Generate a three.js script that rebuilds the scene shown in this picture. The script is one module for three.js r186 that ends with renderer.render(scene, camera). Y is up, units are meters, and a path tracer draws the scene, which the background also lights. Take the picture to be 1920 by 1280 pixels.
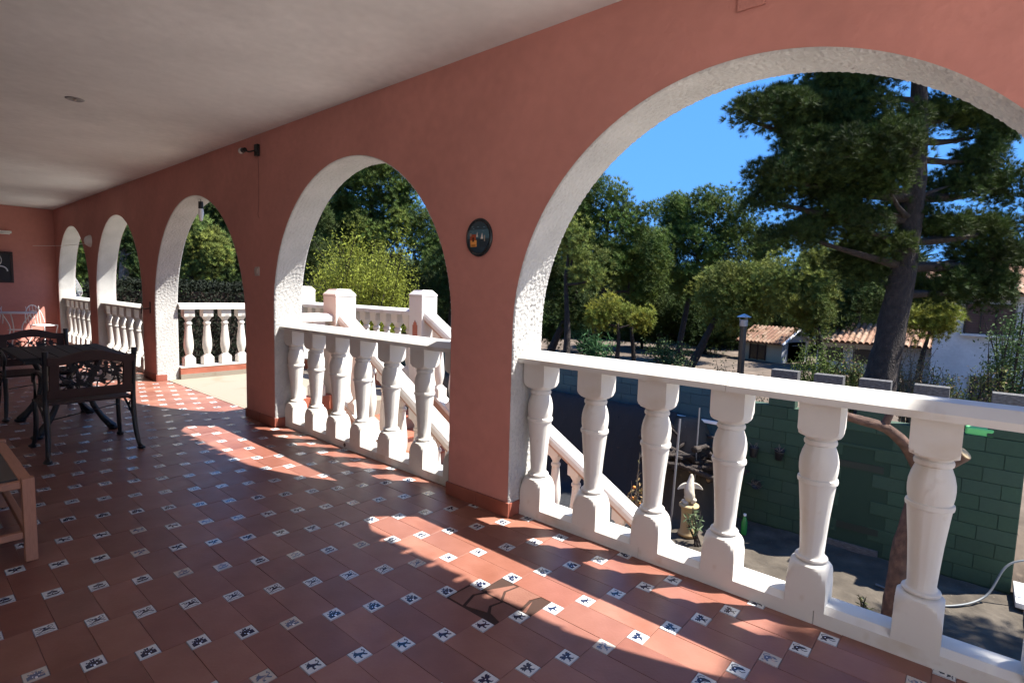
import * as THREE from 'three';
import { mergeGeometries, toCreasedNormals } from 'three/addons/utils/BufferGeometryUtils.js';
import { ImprovedNoise } from 'three/addons/math/ImprovedNoise.js';
import { RoundedBoxGeometry } from 'three/addons/geometries/RoundedBoxGeometry.js';

// World: x = from the camera towards the arcade, y = up, z = -d where d runs along the arcade away from the camera. Metres.
const scene = new THREE.Scene();
const renderer = new THREE.WebGLRenderer({ antialias: true });
renderer.toneMapping = THREE.LinearToneMapping;
renderer.toneMappingExposure = 4.45;
renderer.shadowMap.enabled = true;

// ---------- camera
const EYE = new THREE.Vector3(0, 1.381, 0);
const camera = new THREE.PerspectiveCamera(64.36, 1024 / 682, 0.05, 900);
{
  const yaw = 0.8615, pitch = -0.0906, roll = -0.0291;
  const f = new THREE.Vector3(Math.sin(yaw) * Math.cos(pitch), Math.sin(pitch), -Math.cos(yaw) * Math.cos(pitch));
  const r = new THREE.Vector3(Math.cos(yaw), 0, Math.sin(yaw));
  const u = new THREE.Vector3().crossVectors(r, f);
  camera.up.copy(u.multiplyScalar(Math.cos(roll)).addScaledVector(r, Math.sin(roll)));
  camera.position.copy(EYE);
  camera.lookAt(EYE.clone().add(f));
}
camera.updateMatrixWorld();

// ---------- sky: clear blue air, paler towards the horizon
{
  const w = 64, h = 256, a = new Float32Array(w * h * 4);
  for (let j = 0; j < h; j++) {
    const el = ((j + 0.5) / h - 0.5) * Math.PI, s = Math.max(0, Math.sin(el));
    const t = Math.pow(s, 0.5);
    const mix = (p, q) => p + (q - p) * t;
    const c = el >= 0 ? [mix(0.051, 0.021), mix(0.144, 0.085), mix(0.315, 0.26)] : [0.16, 0.14, 0.11];
    for (let i = 0; i < w; i++) a.set([...c, 1], (j * w + i) * 4);
  }
  const t = new THREE.DataTexture(a, w, h, THREE.RGBAFormat, THREE.FloatType);
  t.mapping = THREE.EquirectangularReflectionMapping; t.magFilter = THREE.LinearFilter; t.needsUpdate = true;
  scene.background = t; scene.environment = t;
}
// ---------- sun: high, beyond the arcade and a little behind the camera's right shoulder
const sun = new THREE.DirectionalLight(new THREE.Color(1, 0.955, 0.88), 3.8);
sun.position.set(0.434, 1, 0.4585).multiplyScalar(60);
sun.castShadow = true;
Object.assign(sun.shadow.camera, { left: -40, right: 40, top: 40, bottom: -40, near: 1, far: 160 });
sun.shadow.mapSize.set(4096, 4096);
scene.add(sun, sun.target);

// ---------- helpers
let seed = 7;
const srand = (s) => { seed = s >>> 0; };
const rnd = () => { seed = (seed + 0x6D2B79F5) | 0; let t = Math.imul(seed ^ (seed >>> 15), 1 | seed); t = (t + Math.imul(t ^ (t >>> 7), 61 | t)) ^ t; return ((t ^ (t >>> 14)) >>> 0) / 4294967296; };
const rr = (a, b) => a + (b - a) * rnd();
const gauss = () => Math.sqrt(-2 * Math.log(rnd() + 1e-9)) * Math.cos(6.2832 * rnd());
const pn = new ImprovedNoise();
const noise = (x, y = 0, z = 0) => pn.noise(x, y, z);
const fbm = (x, y, z, o = 4) => { let s = 0, a = 0.5, f = 1; for (let i = 0; i < o; i++) { s += a * noise(x * f, y * f, z * f); f *= 2.03; a *= 0.5; } return s; };
const V = (x, y, d) => new THREE.Vector3(x, y, -d);
const lin = (r, g, b) => new THREE.Color().setRGB(r, g, b);

const taken = new Map();
const numbered = (n) => { const k = taken.get(n) || 0; taken.set(n, k + 1); return k ? n + '_' + String(k).padStart(3, '0') : n; };
function tag(o, label, category, group, kind) {
  if (label) o.userData.label = label; if (category) o.userData.category = category;
  if (group) o.userData.group = group; if (kind) o.userData.kind = kind; return o;
}
function mesh(name, geo, m, parent) {
  const o = new THREE.Mesh(geo, m); o.castShadow = o.receiveShadow = true;
  o.name = parent ? name : numbered(name); (parent || scene).add(o); return o;
}
function thing(name, label, category, at = [0, 0, 0], group) {
  const g = new THREE.Group(); g.name = numbered(name); g.position.copy(V(...at)); scene.add(g);
  return tag(g, label, category, group);
}
// box between world coordinates (x0..x1, y0..y1, d0..d1)
function box(x0, x1, y0, y1, d0, d1, bev = 0) {
  const w = x1 - x0, h = y1 - y0, l = d1 - d0;
  const g = bev ? new RoundedBoxGeometry(w, h, l, 1, Math.min(bev, w / 2.1, h / 2.1, l / 2.1)) : new THREE.BoxGeometry(w, h, l);
  g.translate((x0 + x1) / 2, (y0 + y1) / 2, -(d0 + d1) / 2); return g;
}
const plain = (g) => { const n = g.index ? g.toNonIndexed() : g; for (const k of Object.keys(n.attributes)) if (!['position', 'normal', 'uv'].includes(k)) n.deleteAttribute(k); if (!n.attributes.uv) n.setAttribute('uv', new THREE.BufferAttribute(new Float32Array(n.attributes.position.count * 2), 2)); n.clearGroups(); return n; };
const merge = (l) => mergeGeometries(l.map(plain), false);
// uv in metres by the dominant axis of each face
function metric(geo) {
  const g = plain(geo), p = g.attributes.position, uv = g.attributes.uv;
  const a = new THREE.Vector3(), b = new THREE.Vector3(), c = new THREE.Vector3(), n = new THREE.Vector3();
  for (let i = 0; i < p.count; i += 3) {
    a.fromBufferAttribute(p, i); b.fromBufferAttribute(p, i + 1); c.fromBufferAttribute(p, i + 2);
    n.copy(b).sub(a).cross(c.clone().sub(a)); const x = Math.abs(n.x), y = Math.abs(n.y), z = Math.abs(n.z);
    [a, b, c].forEach((v, k) => { if (x >= y && x >= z) uv.setXY(i + k, v.z, v.y); else if (y >= z) uv.setXY(i + k, v.x, v.z); else uv.setXY(i + k, v.x, v.y); });
  }
  return g;
}
// tapered tube through points with a radius at each
function limb(pts, radii, seg = 8, rough = 0) {
  const n = pts.length, pos = [], idx = [], uv = []; let len = 0;
  let ref = new THREE.Vector3(0.31, 0.2, 0.93);
  for (let i = 0; i < n; i++) {
    const t = pts[Math.min(i + 1, n - 1)].clone().sub(pts[Math.max(i - 1, 0)]).normalize();
    const s = ref.clone().addScaledVector(t, -ref.dot(t)).normalize(), q = new THREE.Vector3().crossVectors(t, s); ref = s;
    if (i) len += pts[i].distanceTo(pts[i - 1]);
    for (let k = 0; k <= seg; k++) {
      const a = (k % seg) / seg * Math.PI * 2, r = radii[i] * (1 + rough * noise(Math.cos(a) * 2 + i * 1.7, Math.sin(a) * 2, len * 3));
      const v = pts[i].clone().addScaledVector(s, Math.cos(a) * r).addScaledVector(q, Math.sin(a) * r);
      pos.push(v.x, v.y, v.z); uv.push(k / seg * 6.28 * radii[0], len);
    }
  }
  for (let i = 0; i < n - 1; i++) for (let k = 0; k < seg; k++) { const a = i * (seg + 1) + k, b = a + seg + 1; idx.push(a, a + 1, b, b, a + 1, b + 1); }
  const e = (n - 1) * (seg + 1);
  for (let k = 1; k < seg - 1; k++) { idx.push(e, e + k, e + k + 1); idx.push(0, k + 1, k); }
  const g = new THREE.BufferGeometry();
  g.setAttribute('position', new THREE.Float32BufferAttribute(pos, 3)); g.setAttribute('uv', new THREE.Float32BufferAttribute(uv, 2)); g.setIndex(idx);
  g.computeVertexNormals(); return g;
}
const bar = (a, b, r, seg = 6) => limb([a, b], [r, r], seg);
const curve = (pts, n = 12) => new THREE.CatmullRomCurve3(pts).getPoints(n);
// loft of superellipse sections [y, half width, exponent]; 2 = round, 40 = square, negative = square cut by a dome of that radius
function loft(sec, M = 32, y0 = 0, ys = 1) {
  const pos = [], idx = [], uv = [];
  sec.forEach(([y, h, n], i) => {
    for (let k = 0; k <= M; k++) {
      const a = (k % M) / M * Math.PI * 2 + Math.PI / 4, c = Math.cos(a), s = Math.sin(a);
      const r = n < 0 ? Math.min(h / Math.max(Math.abs(c), Math.abs(s)), -n) : h / Math.pow(Math.pow(Math.abs(c), n) + Math.pow(Math.abs(s), n), 1 / n);
      pos.push(c * r, y0 + y * ys, s * r); uv.push(k / M * 0.5, y);
    }
    if (i) for (let k = 0; k < M; k++) { const a = (i - 1) * (M + 1) + k, b = a + M + 1; idx.push(a, b, a + 1, a + 1, b, b + 1); }
  });
  const g = new THREE.BufferGeometry();
  g.setAttribute('position', new THREE.Float32BufferAttribute(pos, 3)); g.setAttribute('uv', new THREE.Float32BufferAttribute(uv, 2)); g.setIndex(idx);
  return toCreasedNormals(g, 0.55);
}
// textures: tileable noise
function tex(size, metres, fn, srgb = false) {
  const a = new Uint8Array(size * size * 4);
  for (let j = 0; j < size; j++) for (let i = 0; i < size; i++) {
    const v = fn(i / size, j / size), o = (j * size + i) * 4;
    const c = Array.isArray(v) ? v : [v, v, v];
    a[o] = 255 * Math.min(1, Math.max(0, c[0])); a[o + 1] = 255 * Math.min(1, Math.max(0, c[1])); a[o + 2] = 255 * Math.min(1, Math.max(0, c[2])); a[o + 3] = 255;
  }
  const t = new THREE.DataTexture(a, size, size, THREE.RGBAFormat); t.wrapS = t.wrapT = THREE.RepeatWrapping; t.magFilter = THREE.LinearFilter;
  t.minFilter = THREE.LinearMipmapLinearFilter; t.generateMipmaps = true; t.repeat.set(1 / metres, 1 / metres); if (srgb) t.colorSpace = THREE.SRGBColorSpace; t.needsUpdate = true; return t;
}
// periodic fbm on the unit square with base frequency f
const pf = (u, v, f, o = 4, sd = 0) => { let s = 0, a = 0.5; for (let k = 0; k < o; k++) { const F = f * 2 ** k, x = u * F, y = v * F; const wx = u, wy = v;
  const n00 = noise(x, y, sd + k * 7.3), n10 = noise(x - F, y, sd + k * 7.3), n01 = noise(x, y - F, sd + k * 7.3), n11 = noise(x - F, y - F, sd + k * 7.3);
  s += a * (n00 * (1 - wx) * (1 - wy) + n10 * wx * (1 - wy) + n01 * (1 - wx) * wy + n11 * wx * wy); a *= 0.5; } return s; };
const scaled = (t, m) => { const c = t.clone(); c.repeat.set(1 / m, 1 / m); c.needsUpdate = true; return c; };
const T = {
  stucco: tex(512, 0.5, (u, v) => 0.5 + 1.1 * pf(u, v, 36, 2, 3) + 0.35 * pf(u, v, 9, 2, 5)),
  plaster: tex(512, 1.2, (u, v) => 0.5 + 0.9 * pf(u, v, 40, 3, 11)),
  mottle: tex(512, 3.1, (u, v) => 0.9 + 0.16 * pf(u, v, 4, 5, 21) + 0.07 * pf(u, v, 40, 2, 4), true),
  stain: tex(512, 1.7, (u, v) => { const k = Math.max(0, pf(u, v, 5, 5, 33) - 0.12) * 1.6, g = Math.max(0, pf(u, v, 22, 3, 39) - 0.2) * 1.2; return [0.97 - k * 0.28 - g * 0.25, 0.965 - k * 0.42 - g * 0.34, 0.955 - k * 0.62 - g * 0.45]; }, true),
  clay: tex(512, 0.9, (u, v) => { const k = pf(u, v, 5, 5, 43), g = Math.max(0, pf(u, v, 60, 2, 47) - 0.32); return [0.92 + 0.22 * k - g, 0.9 + 0.3 * k - g, 0.88 + 0.36 * k - g]; }, true),
  clayRough: tex(512, 0.9, (u, v) => 0.86 + 0.45 * pf(u, v, 6, 5, 51)),
  soil: tex(512, 2.3, (u, v) => { const k = pf(u, v, 7, 6, 61), g = Math.max(0, pf(u, v, 50, 2, 63) - 0.22) * 1.6; return [0.72 + 0.5 * k + g, 0.71 + 0.52 * k + g, 0.7 + 0.55 * k + g]; }, true),
  grain: tex(512, 0.6, (u, v) => { const k = pf(u * 1, v, 3, 3, 71), s = Math.sin((v * 26 + k * 5) * 6.283); return 0.8 + 0.12 * s * (0.5 + pf(u, v, 8, 3, 75)) + 0.14 * pf(u, v, 30, 2, 77); }, true),
  bark: tex(512, 0.8, (u, v) => { const k = pf(u, v, 10, 4, 81); return 0.5 + Math.abs(k) * 1.6 - 0.25; }),
};
const std = (color, roughness = 0.8, o = {}) => new THREE.MeshStandardMaterial({ color, roughness, metalness: 0, ...o });
const M = {
  pink: std(lin(0.67, 0.285, 0.23), 0.88, { map: T.mottle, bumpMap: T.plaster, bumpScale: 0.0022 }),
  reveal: std(lin(0.55, 0.54, 0.515), 0.9, { map: scaled(T.mottle, 1.1), bumpMap: scaled(T.stucco, 0.3), bumpScale: 0.0035 }),
  ceiling: std(lin(0.87, 0.86, 0.845), 0.85, { map: T.mottle, bumpMap: T.plaster, bumpScale: 0.001 }),
  balu: std(lin(0.62, 0.60, 0.57), 0.62, { map: T.stain, bumpMap: scaled(T.plaster, 0.5), bumpScale: 0.0004 }),
  landingStone: std(lin(0.235, 0.205, 0.165), 0.8, { map: scaled(T.stain, 2.4), bumpMap: T.plaster, bumpScale: 0.001 }),
  stairWall: std(lin(0.46, 0.29, 0.21), 0.85, { map: T.mottle, bumpMap: T.plaster, bumpScale: 0.002 }),
  terra: std(lin(0.36, 0.115, 0.07), 0.6, { map: T.clay, bumpMap: T.plaster, bumpScale: 0.001 }),
  skirt: std(lin(0.30, 0.095, 0.065), 0.42, { map: T.clay, roughnessMap: T.clayRough }),
  mortar: std(lin(0.19, 0.085, 0.062), 0.95, { map: T.mottle }),
  iron: std(lin(0.012, 0.011, 0.011), 0.42, { bumpMap: scaled(T.plaster, 0.2), bumpScale: 0.0008 }),
  wood: std(lin(0.06, 0.021, 0.012), 0.6, { map: T.grain, bumpMap: T.grain, bumpScale: 0.0006 }),
  woodSalmon: std(lin(0.55, 0.25, 0.145), 0.6, { map: scaled(T.mottle, 0.6), bumpMap: T.grain, bumpScale: 0.0003 }),
  slate: std(lin(0.022, 0.022, 0.023), 0.4),
  white: std(lin(0.78, 0.77, 0.74), 0.6),
  whiteWire: std(lin(0.72, 0.72, 0.70), 0.5),
  black: std(lin(0.012, 0.012, 0.013), 0.5),
  greyMetal: std(lin(0.25, 0.25, 0.26), 0.45, { metalness: 0.6 }),
};
const W = 2.454, TH = 0.275, WO = W + TH, CEIL = 2.825;

// =====================================================================  THE TERRACE
// ---------- floor: 15 x 30 cm clay tiles laid pinwheel fashion round small glazed corner tiles
const TW = 0.15, TL = 0.30, TS = 0.0711, OX = 0.2867, OD = 2.3993;
function bevelTile(w, l, t, b) {            // top at y = 0, centred in x and d
  const x = w / 2, z = l / 2, P = [];
  const q = (a, c, d, e) => P.push(a, c, d, a, d, e);
  const A = [[-x + b, 0, z - b], [x - b, 0, z - b], [x - b, 0, -z + b], [-x + b, 0, -z + b]];
  const B = [[-x, -b, z], [x, -b, z], [x, -b, -z], [-x, -b, -z]], Cc = B.map(([p, , r]) => [p, -t, r]);
  q(...A); for (let i = 0; i < 4; i++) { const j = (i + 1) % 4; q(A[i], B[i], B[j], A[j]); q(B[i], Cc[i], Cc[j], B[j]); }
  const g = new THREE.BufferGeometry(); g.setAttribute('position', new THREE.Float32BufferAttribute(P.flat(), 3));
  g.setAttribute('uv', new THREE.Float32BufferAttribute(P.flatMap((p) => [p[0], p[2]]), 2)); g.computeVertexNormals(); return g;
}
const floor = tag(new THREE.Group(), 'terracotta terrace floor laid with small blue and white picture tiles', null, null, 'structure');
floor.name = 'terrace_floor'; scene.add(floor);
mesh('mortar_bed', metric(box(-1.72, 2.70, -0.22, -0.0045, -1.34, 15.1)), M.mortar, floor);

// picture tiles: six blue motifs printed on white glaze
const MOTIFS = 6, CELL = 128;
const glaze = (() => {
  const c = document.createElement('canvas'); c.width = CELL * MOTIFS; c.height = CELL * 2; const g = c.getContext('2d');
  const poly = (pts) => { g.beginPath(); pts.forEach(([x, y], i) => (i ? g.lineTo(x, y) : g.moveTo(x, y))); g.closePath(); g.fill(); };
  const stroke = (pts, w) => { g.lineWidth = w; g.lineCap = g.lineJoin = 'round'; g.beginPath(); pts.forEach(([x, y], i) => (i ? g.lineTo(x, y) : g.moveTo(x, y))); g.stroke(); };
  const disc = (x, y, r) => { g.beginPath(); g.arc(x, y, r, 0, 7); g.fill(); };
  const draw = [
    () => { // castle
      poly([[20, 104], [20, 62], [30, 62], [30, 54], [38, 54], [38, 46], [28, 46], [28, 34], [36, 34], [36, 40], [44, 40], [44, 34], [50, 34], [50, 48], [52, 48], [52, 30], [50, 30], [50, 16], [58, 16], [58, 22], [66, 22], [66, 16], [76, 16], [76, 30], [74, 30], [74, 48], [78, 48], [78, 34], [84, 34], [84, 40], [92, 40], [92, 34], [100, 34], [100, 46], [92, 46], [92, 60], [106, 60], [106, 104]]);
      g.fillStyle = '#dfe4ea'; [[46, 70, 6, 10], [76, 70, 6, 10], [60, 36, 6, 8], [58, 82, 12, 22]].forEach((r) => g.fillRect(...r)); stroke([[22, 66], [104, 66]], 2);
    },
    () => { // leaping animal among scrolls
      stroke([[16, 34], [34, 26], [50, 40], [40, 54], [26, 48]], 7); stroke([[110, 30], [92, 24], [80, 40], [92, 54], [106, 46]], 7);
      stroke([[14, 100], [34, 92], [60, 68], [88, 74], [112, 98]], 8); poly([[42, 78], [56, 58], [84, 56], [96, 70], [74, 84], [54, 84]]); disc(62, 44, 10); stroke([[60, 44], [66, 62]], 8);
      stroke([[24, 110], [48, 104], [80, 106], [104, 110]], 5); stroke([[20, 70], [34, 72]], 5); stroke([[100, 72], [112, 66]], 5);
    },
    () => { // ship
      poly([[14, 76], [30, 98], [94, 98], [114, 70], [92, 78], [40, 80]]); stroke([[62, 78], [62, 20]], 5); poly([[66, 24], [98, 44], [94, 66], [66, 66]]); poly([[58, 30], [30, 44], [34, 66], [58, 66]]); stroke([[12, 108], [34, 104], [60, 110], [88, 104], [116, 110]], 5); stroke([[62, 20], [80, 14]], 4);
    },
    () => { // bird with spread wings
      poly([[64, 22], [74, 34], [70, 46], [92, 28], [110, 34], [100, 44], [112, 52], [100, 58], [108, 70], [84, 68], [74, 74], [80, 96], [94, 104], [76, 106], [64, 92], [52, 106], [34, 104], [48, 96], [54, 74], [42, 68], [18, 70], [28, 58], [16, 52], [28, 44], [18, 34], [36, 28], [58, 46], [54, 34]]);
      g.fillStyle = '#dfe4ea'; stroke([[40, 44], [54, 58]], 3); stroke([[88, 44], [74, 58]], 3); disc(64, 60, 4);
    },
    () => { // rampant lion
      poly([[30, 44], [40, 30], [54, 30], [60, 44], [78, 54], [92, 62], [96, 80], [108, 92], [100, 100], [88, 90], [80, 78], [66, 78], [60, 92], [66, 104], [50, 108], [48, 88], [52, 72], [40, 66], [24, 76], [18, 66], [34, 56], [22, 54]]);
      stroke([[92, 64], [106, 58], [108, 44], [98, 38], [104, 28]], 7); disc(46, 36, 9); stroke([[38, 26], [34, 20]], 5); stroke([[52, 26], [56, 18]], 5);
    },
    () => { // crested helmet
      poly([[24, 56], [36, 30], [58, 22], [84, 30], [98, 54], [100, 84], [86, 104], [78, 84], [64, 60], [44, 52], [30, 62]]);
      stroke([[28, 34], [22, 22], [36, 26]], 7); stroke([[70, 24], [86, 14], [104, 28], [110, 48]], 6); stroke([[60, 70], [54, 92], [70, 106]], 6); g.fillStyle = '#dfe4ea'; disc(66, 42, 5);
    },
  ];
  for (let v = 0; v < 2; v++) for (let m = 0; m < MOTIFS; m++) {
    g.save(); g.translate(m * CELL, v * CELL);
    g.fillStyle = v ? '#b3ab9e' : '#c2c3c0'; g.fillRect(0, 0, CELL, CELL);
    g.fillStyle = g.strokeStyle = v ? '#5d6478' : '#18233f'; draw[m]();
    g.strokeStyle = v ? '#8d8f96' : '#5b6a86'; g.lineWidth = 2; g.strokeRect(5, 5, CELL - 10, CELL - 10);
    if (v) { g.fillStyle = 'rgba(196,170,150,0.55)'; for (let k = 0; k < 26; k++) { disc((k * 53) % 128, (k * 37 + 11 * m) % 128, 3 + (k * 7) % 8); } }
    g.restore();
  }
  const t = new THREE.CanvasTexture(c); t.colorSpace = THREE.SRGBColorSpace; t.anisotropy = 8; return t;
})();
const glazeMat = std(0xffffff, 0.22, { map: glaze });
{
  srand(11);
  const tones = [[0.244, 0.101, 0.072], [0.273, 0.117, 0.085], [0.215, 0.087, 0.063], [0.287, 0.127, 0.09], [0.234, 0.102, 0.076], [0.237, 0.093, 0.066]];
  const shifts = [0, 0.31, 0.57, 0.83];
  const tileMats = tones.map((c) => std(lin(...c), 0.5, { map: T.clay, roughnessMap: T.clayRough, bumpMap: scaled(T.plaster, 0.5), bumpScale: 0.0005 }));
  const tileGeos = shifts.map((s) => { const g = bevelTile(TW - 0.0014, TL - 0.0014, 0.012, 0.0008), uv = g.attributes.uv; for (let i = 0; i < uv.count; i++) uv.setXY(i, uv.getX(i) + s, uv.getY(i) + s * 1.7); return g; });
  const insetGeos = [];
  for (let v = 0; v < 2; v++) for (let m = 0; m < MOTIFS; m++) {
    const g = bevelTile(TS - 0.002, TS - 0.002, 0.012, 0.0012), p = g.attributes.position, uv = g.attributes.uv;
    for (let i = 0; i < p.count; i++) uv.setXY(i, (m + 0.5 + p.getX(i) / TS * 0.98) / MOTIFS, 1 - (v + 0.5 + p.getZ(i) / TS * 0.98) / 2);
    insetGeos.push(g);
  }
  // the floor's lattice: tile [0,TW] x [0,TL] and inset [0,TS] x [TL,TL+TS], repeated by (TW,-TS) and (TS,TL)
  const tiles = [], insets = [], eye = camera.position, v3 = new THREE.Vector3();
  const seen = (x, d) => { v3.set(x, 0, -d).project(camera); return v3.z < 1 && Math.abs(v3.x) < 1.06 && Math.abs(v3.y) < 1.06; };
  for (let j = -14; j < 50; j++) for (let i = -60; i < 60; i++) {
    const ix = OX + i * TW + j * TS, id = OD - i * TS + j * TL;                        // inset centre
    const tx = ix - TS / 2 + TW / 2, td = id - TS / 2 - TL / 2;                         // the tile below that inset
    const key = { j, i };
    if (ix > -1.69 && ix < 2.625 && id > -1.3 && id < 14.95) insets.push({ ...key, x: ix, d: id, far: seen(ix, id) ? Math.hypot(ix - eye.x, id) : 99 });
    if (tx > -1.66 && tx < 2.60 && td > -1.3 && td < 14.93) tiles.push({ ...key, x: tx, d: td, far: seen(tx, td) ? Math.hypot(tx - eye.x, td) : 99 });
  }
  const byNear = (a, b) => a.far - b.far; tiles.sort(byNear); insets.sort(byNear);
  const place = (o, t, tilt) => { o.position.set(t.x, rr(-0.0012, 0.0006), -t.d); o.rotation.set(gauss() * tilt, 0, gauss() * tilt); };
  const broken = new Set(['0,9', '0,10']);                                                 // two cracked tiles near the middle of the picture
  const far = [], farIn = [], q = new THREE.Object3D();
  tiles.forEach((t, k) => {
    if (broken.has(t.j + ',' + t.i)) return;
    const g = tileGeos[(rnd() * 4) | 0], ti = (rnd() * 6) | 0;
    if (k < 300) { const o = mesh('tile', g, tileMats[ti], floor); place(o, t, 0.0018); } else {
      place(q, t, 0.0018); q.updateMatrix(); const c = g.clone().applyMatrix4(q.matrix), n = c.attributes.position.count, a = new Float32Array(n * 3);
      for (let i = 0; i < n; i++) a.set(tones[ti], i * 3); c.setAttribute('color', new THREE.BufferAttribute(a, 3)); far.push(c);
    }
  });
  const fm = tileMats[0].clone(); fm.color.set(0xffffff); fm.vertexColors = true;
  tag(mesh('far_tiles', mergeGeometries(far), fm, floor), null, null, null, 'stuff');
  const motifOf = (j) => ({ 0: 0, 1: 1, 2: 2, 3: 3, 4: 4, 5: 0, '-1': 4, '-2': 3, '-3': 5 }[j] ?? [1, 5, 2, 0, 3, 4][((j % 6) + 6) % 6]);
  insets.forEach((t, k) => {
    const worn = rnd() < 0.16 || (t.j === 0 && t.i === 5), g = insetGeos[(worn ? MOTIFS : 0) + motifOf(t.j)];
    if (k < 300) { const o = mesh('picture_tile', g, glazeMat, floor); place(o, t, 0.004); o.position.y += 0.001; } else { place(q, t, 0.004); q.updateMatrix(); farIn.push(g.clone().applyMatrix4(q.matrix)); }
  });
  tag(mesh('far_picture_tiles', mergeGeometries(farIn), glazeMat, floor), null, null, null, 'stuff');
  // the cracked tiles: loose shards with gaps between them
  const shardMat = std(lin(0.19, 0.08, 0.055), 0.7, { map: T.clay, bumpMap: scaled(T.plaster, 0.4), bumpScale: 0.001 });
  const shardSets = {
    '0,9': [[[0.03, 0.0], [0.15, 0], [0.15, 0.086], [0.088, 0.1], [0.05, 0.07]], [[0.045, 0.085], [0.086, 0.112], [0.146, 0.098], [0.146, 0.196], [0.098, 0.216], [0.014, 0.186]], [[0.008, 0.2], [0.098, 0.23], [0.148, 0.21], [0.148, 0.292], [0.006, 0.29]]],
    '0,10': [[[0.016, 0.004], [0.148, 0], [0.148, 0.046], [0.09, 0.068], [0.008, 0.054]], [[0.008, 0.066], [0.09, 0.082], [0.148, 0.058], [0.148, 0.186], [0.07, 0.202], [0.008, 0.166]], [[0.008, 0.18], [0.07, 0.216], [0.144, 0.2], [0.136, 0.282], [0.03, 0.29], [0.008, 0.262]]],
  };
  const dirt = std(lin(0.045, 0.02, 0.013), 1, { map: T.mottle });
  for (const t of tiles) {
    const set = shardSets[t.j + ',' + t.i]; if (!set) continue;
    const hole = mesh('dirt_in_the_gap', metric(box(-TW / 2 - 0.002, TW / 2 + 0.002, -0.0042, -0.0038, -TL / 2 - 0.002, TL / 2 + 0.002)), dirt, floor); hole.position.set(t.x, 0, -t.d);
    for (const pts of set) {
      const s = new THREE.Shape(pts.map(([a, b]) => new THREE.Vector2(a - TW / 2, b - TL / 2)));
      const g = new THREE.ExtrudeGeometry(s, { depth: 0.008, bevelEnabled: true, bevelThickness: 0.0012, bevelSize: -0.0012, bevelOffset: -0.0004, bevelSegments: 1 });
      g.rotateX(-Math.PI / 2); const o = mesh('tile_shard', metric(g), shardMat, floor);
      o.position.set(t.x, -0.0116 + rr(-0.0004, 0.0022), -t.d); o.rotation.set(gauss() * 0.012, gauss() * 0.015, gauss() * 0.012);
    }
  }
}

// ---------- ceiling and closing walls
tag(mesh('ceiling', metric(box(-1.9, W - 0.001, CEIL, 3.02, -1.6, 15.2)), M.ceiling), 'plain white plastered terrace ceiling', null, null, 'structure');
tag(mesh('end_wall', metric(box(-1.72, W - 0.001, -0.2, CEIL - 0.001, 14.96, 15.2)), M.pink), 'pink end wall closing the far side of the terrace', 'wall');
tag(mesh('house_wall', metric(box(-1.92, -1.7, -0.2, CEIL - 0.001, -6, 15.2)), M.ceiling), 'white house wall on the inner side of the terrace', 'wall');

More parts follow.
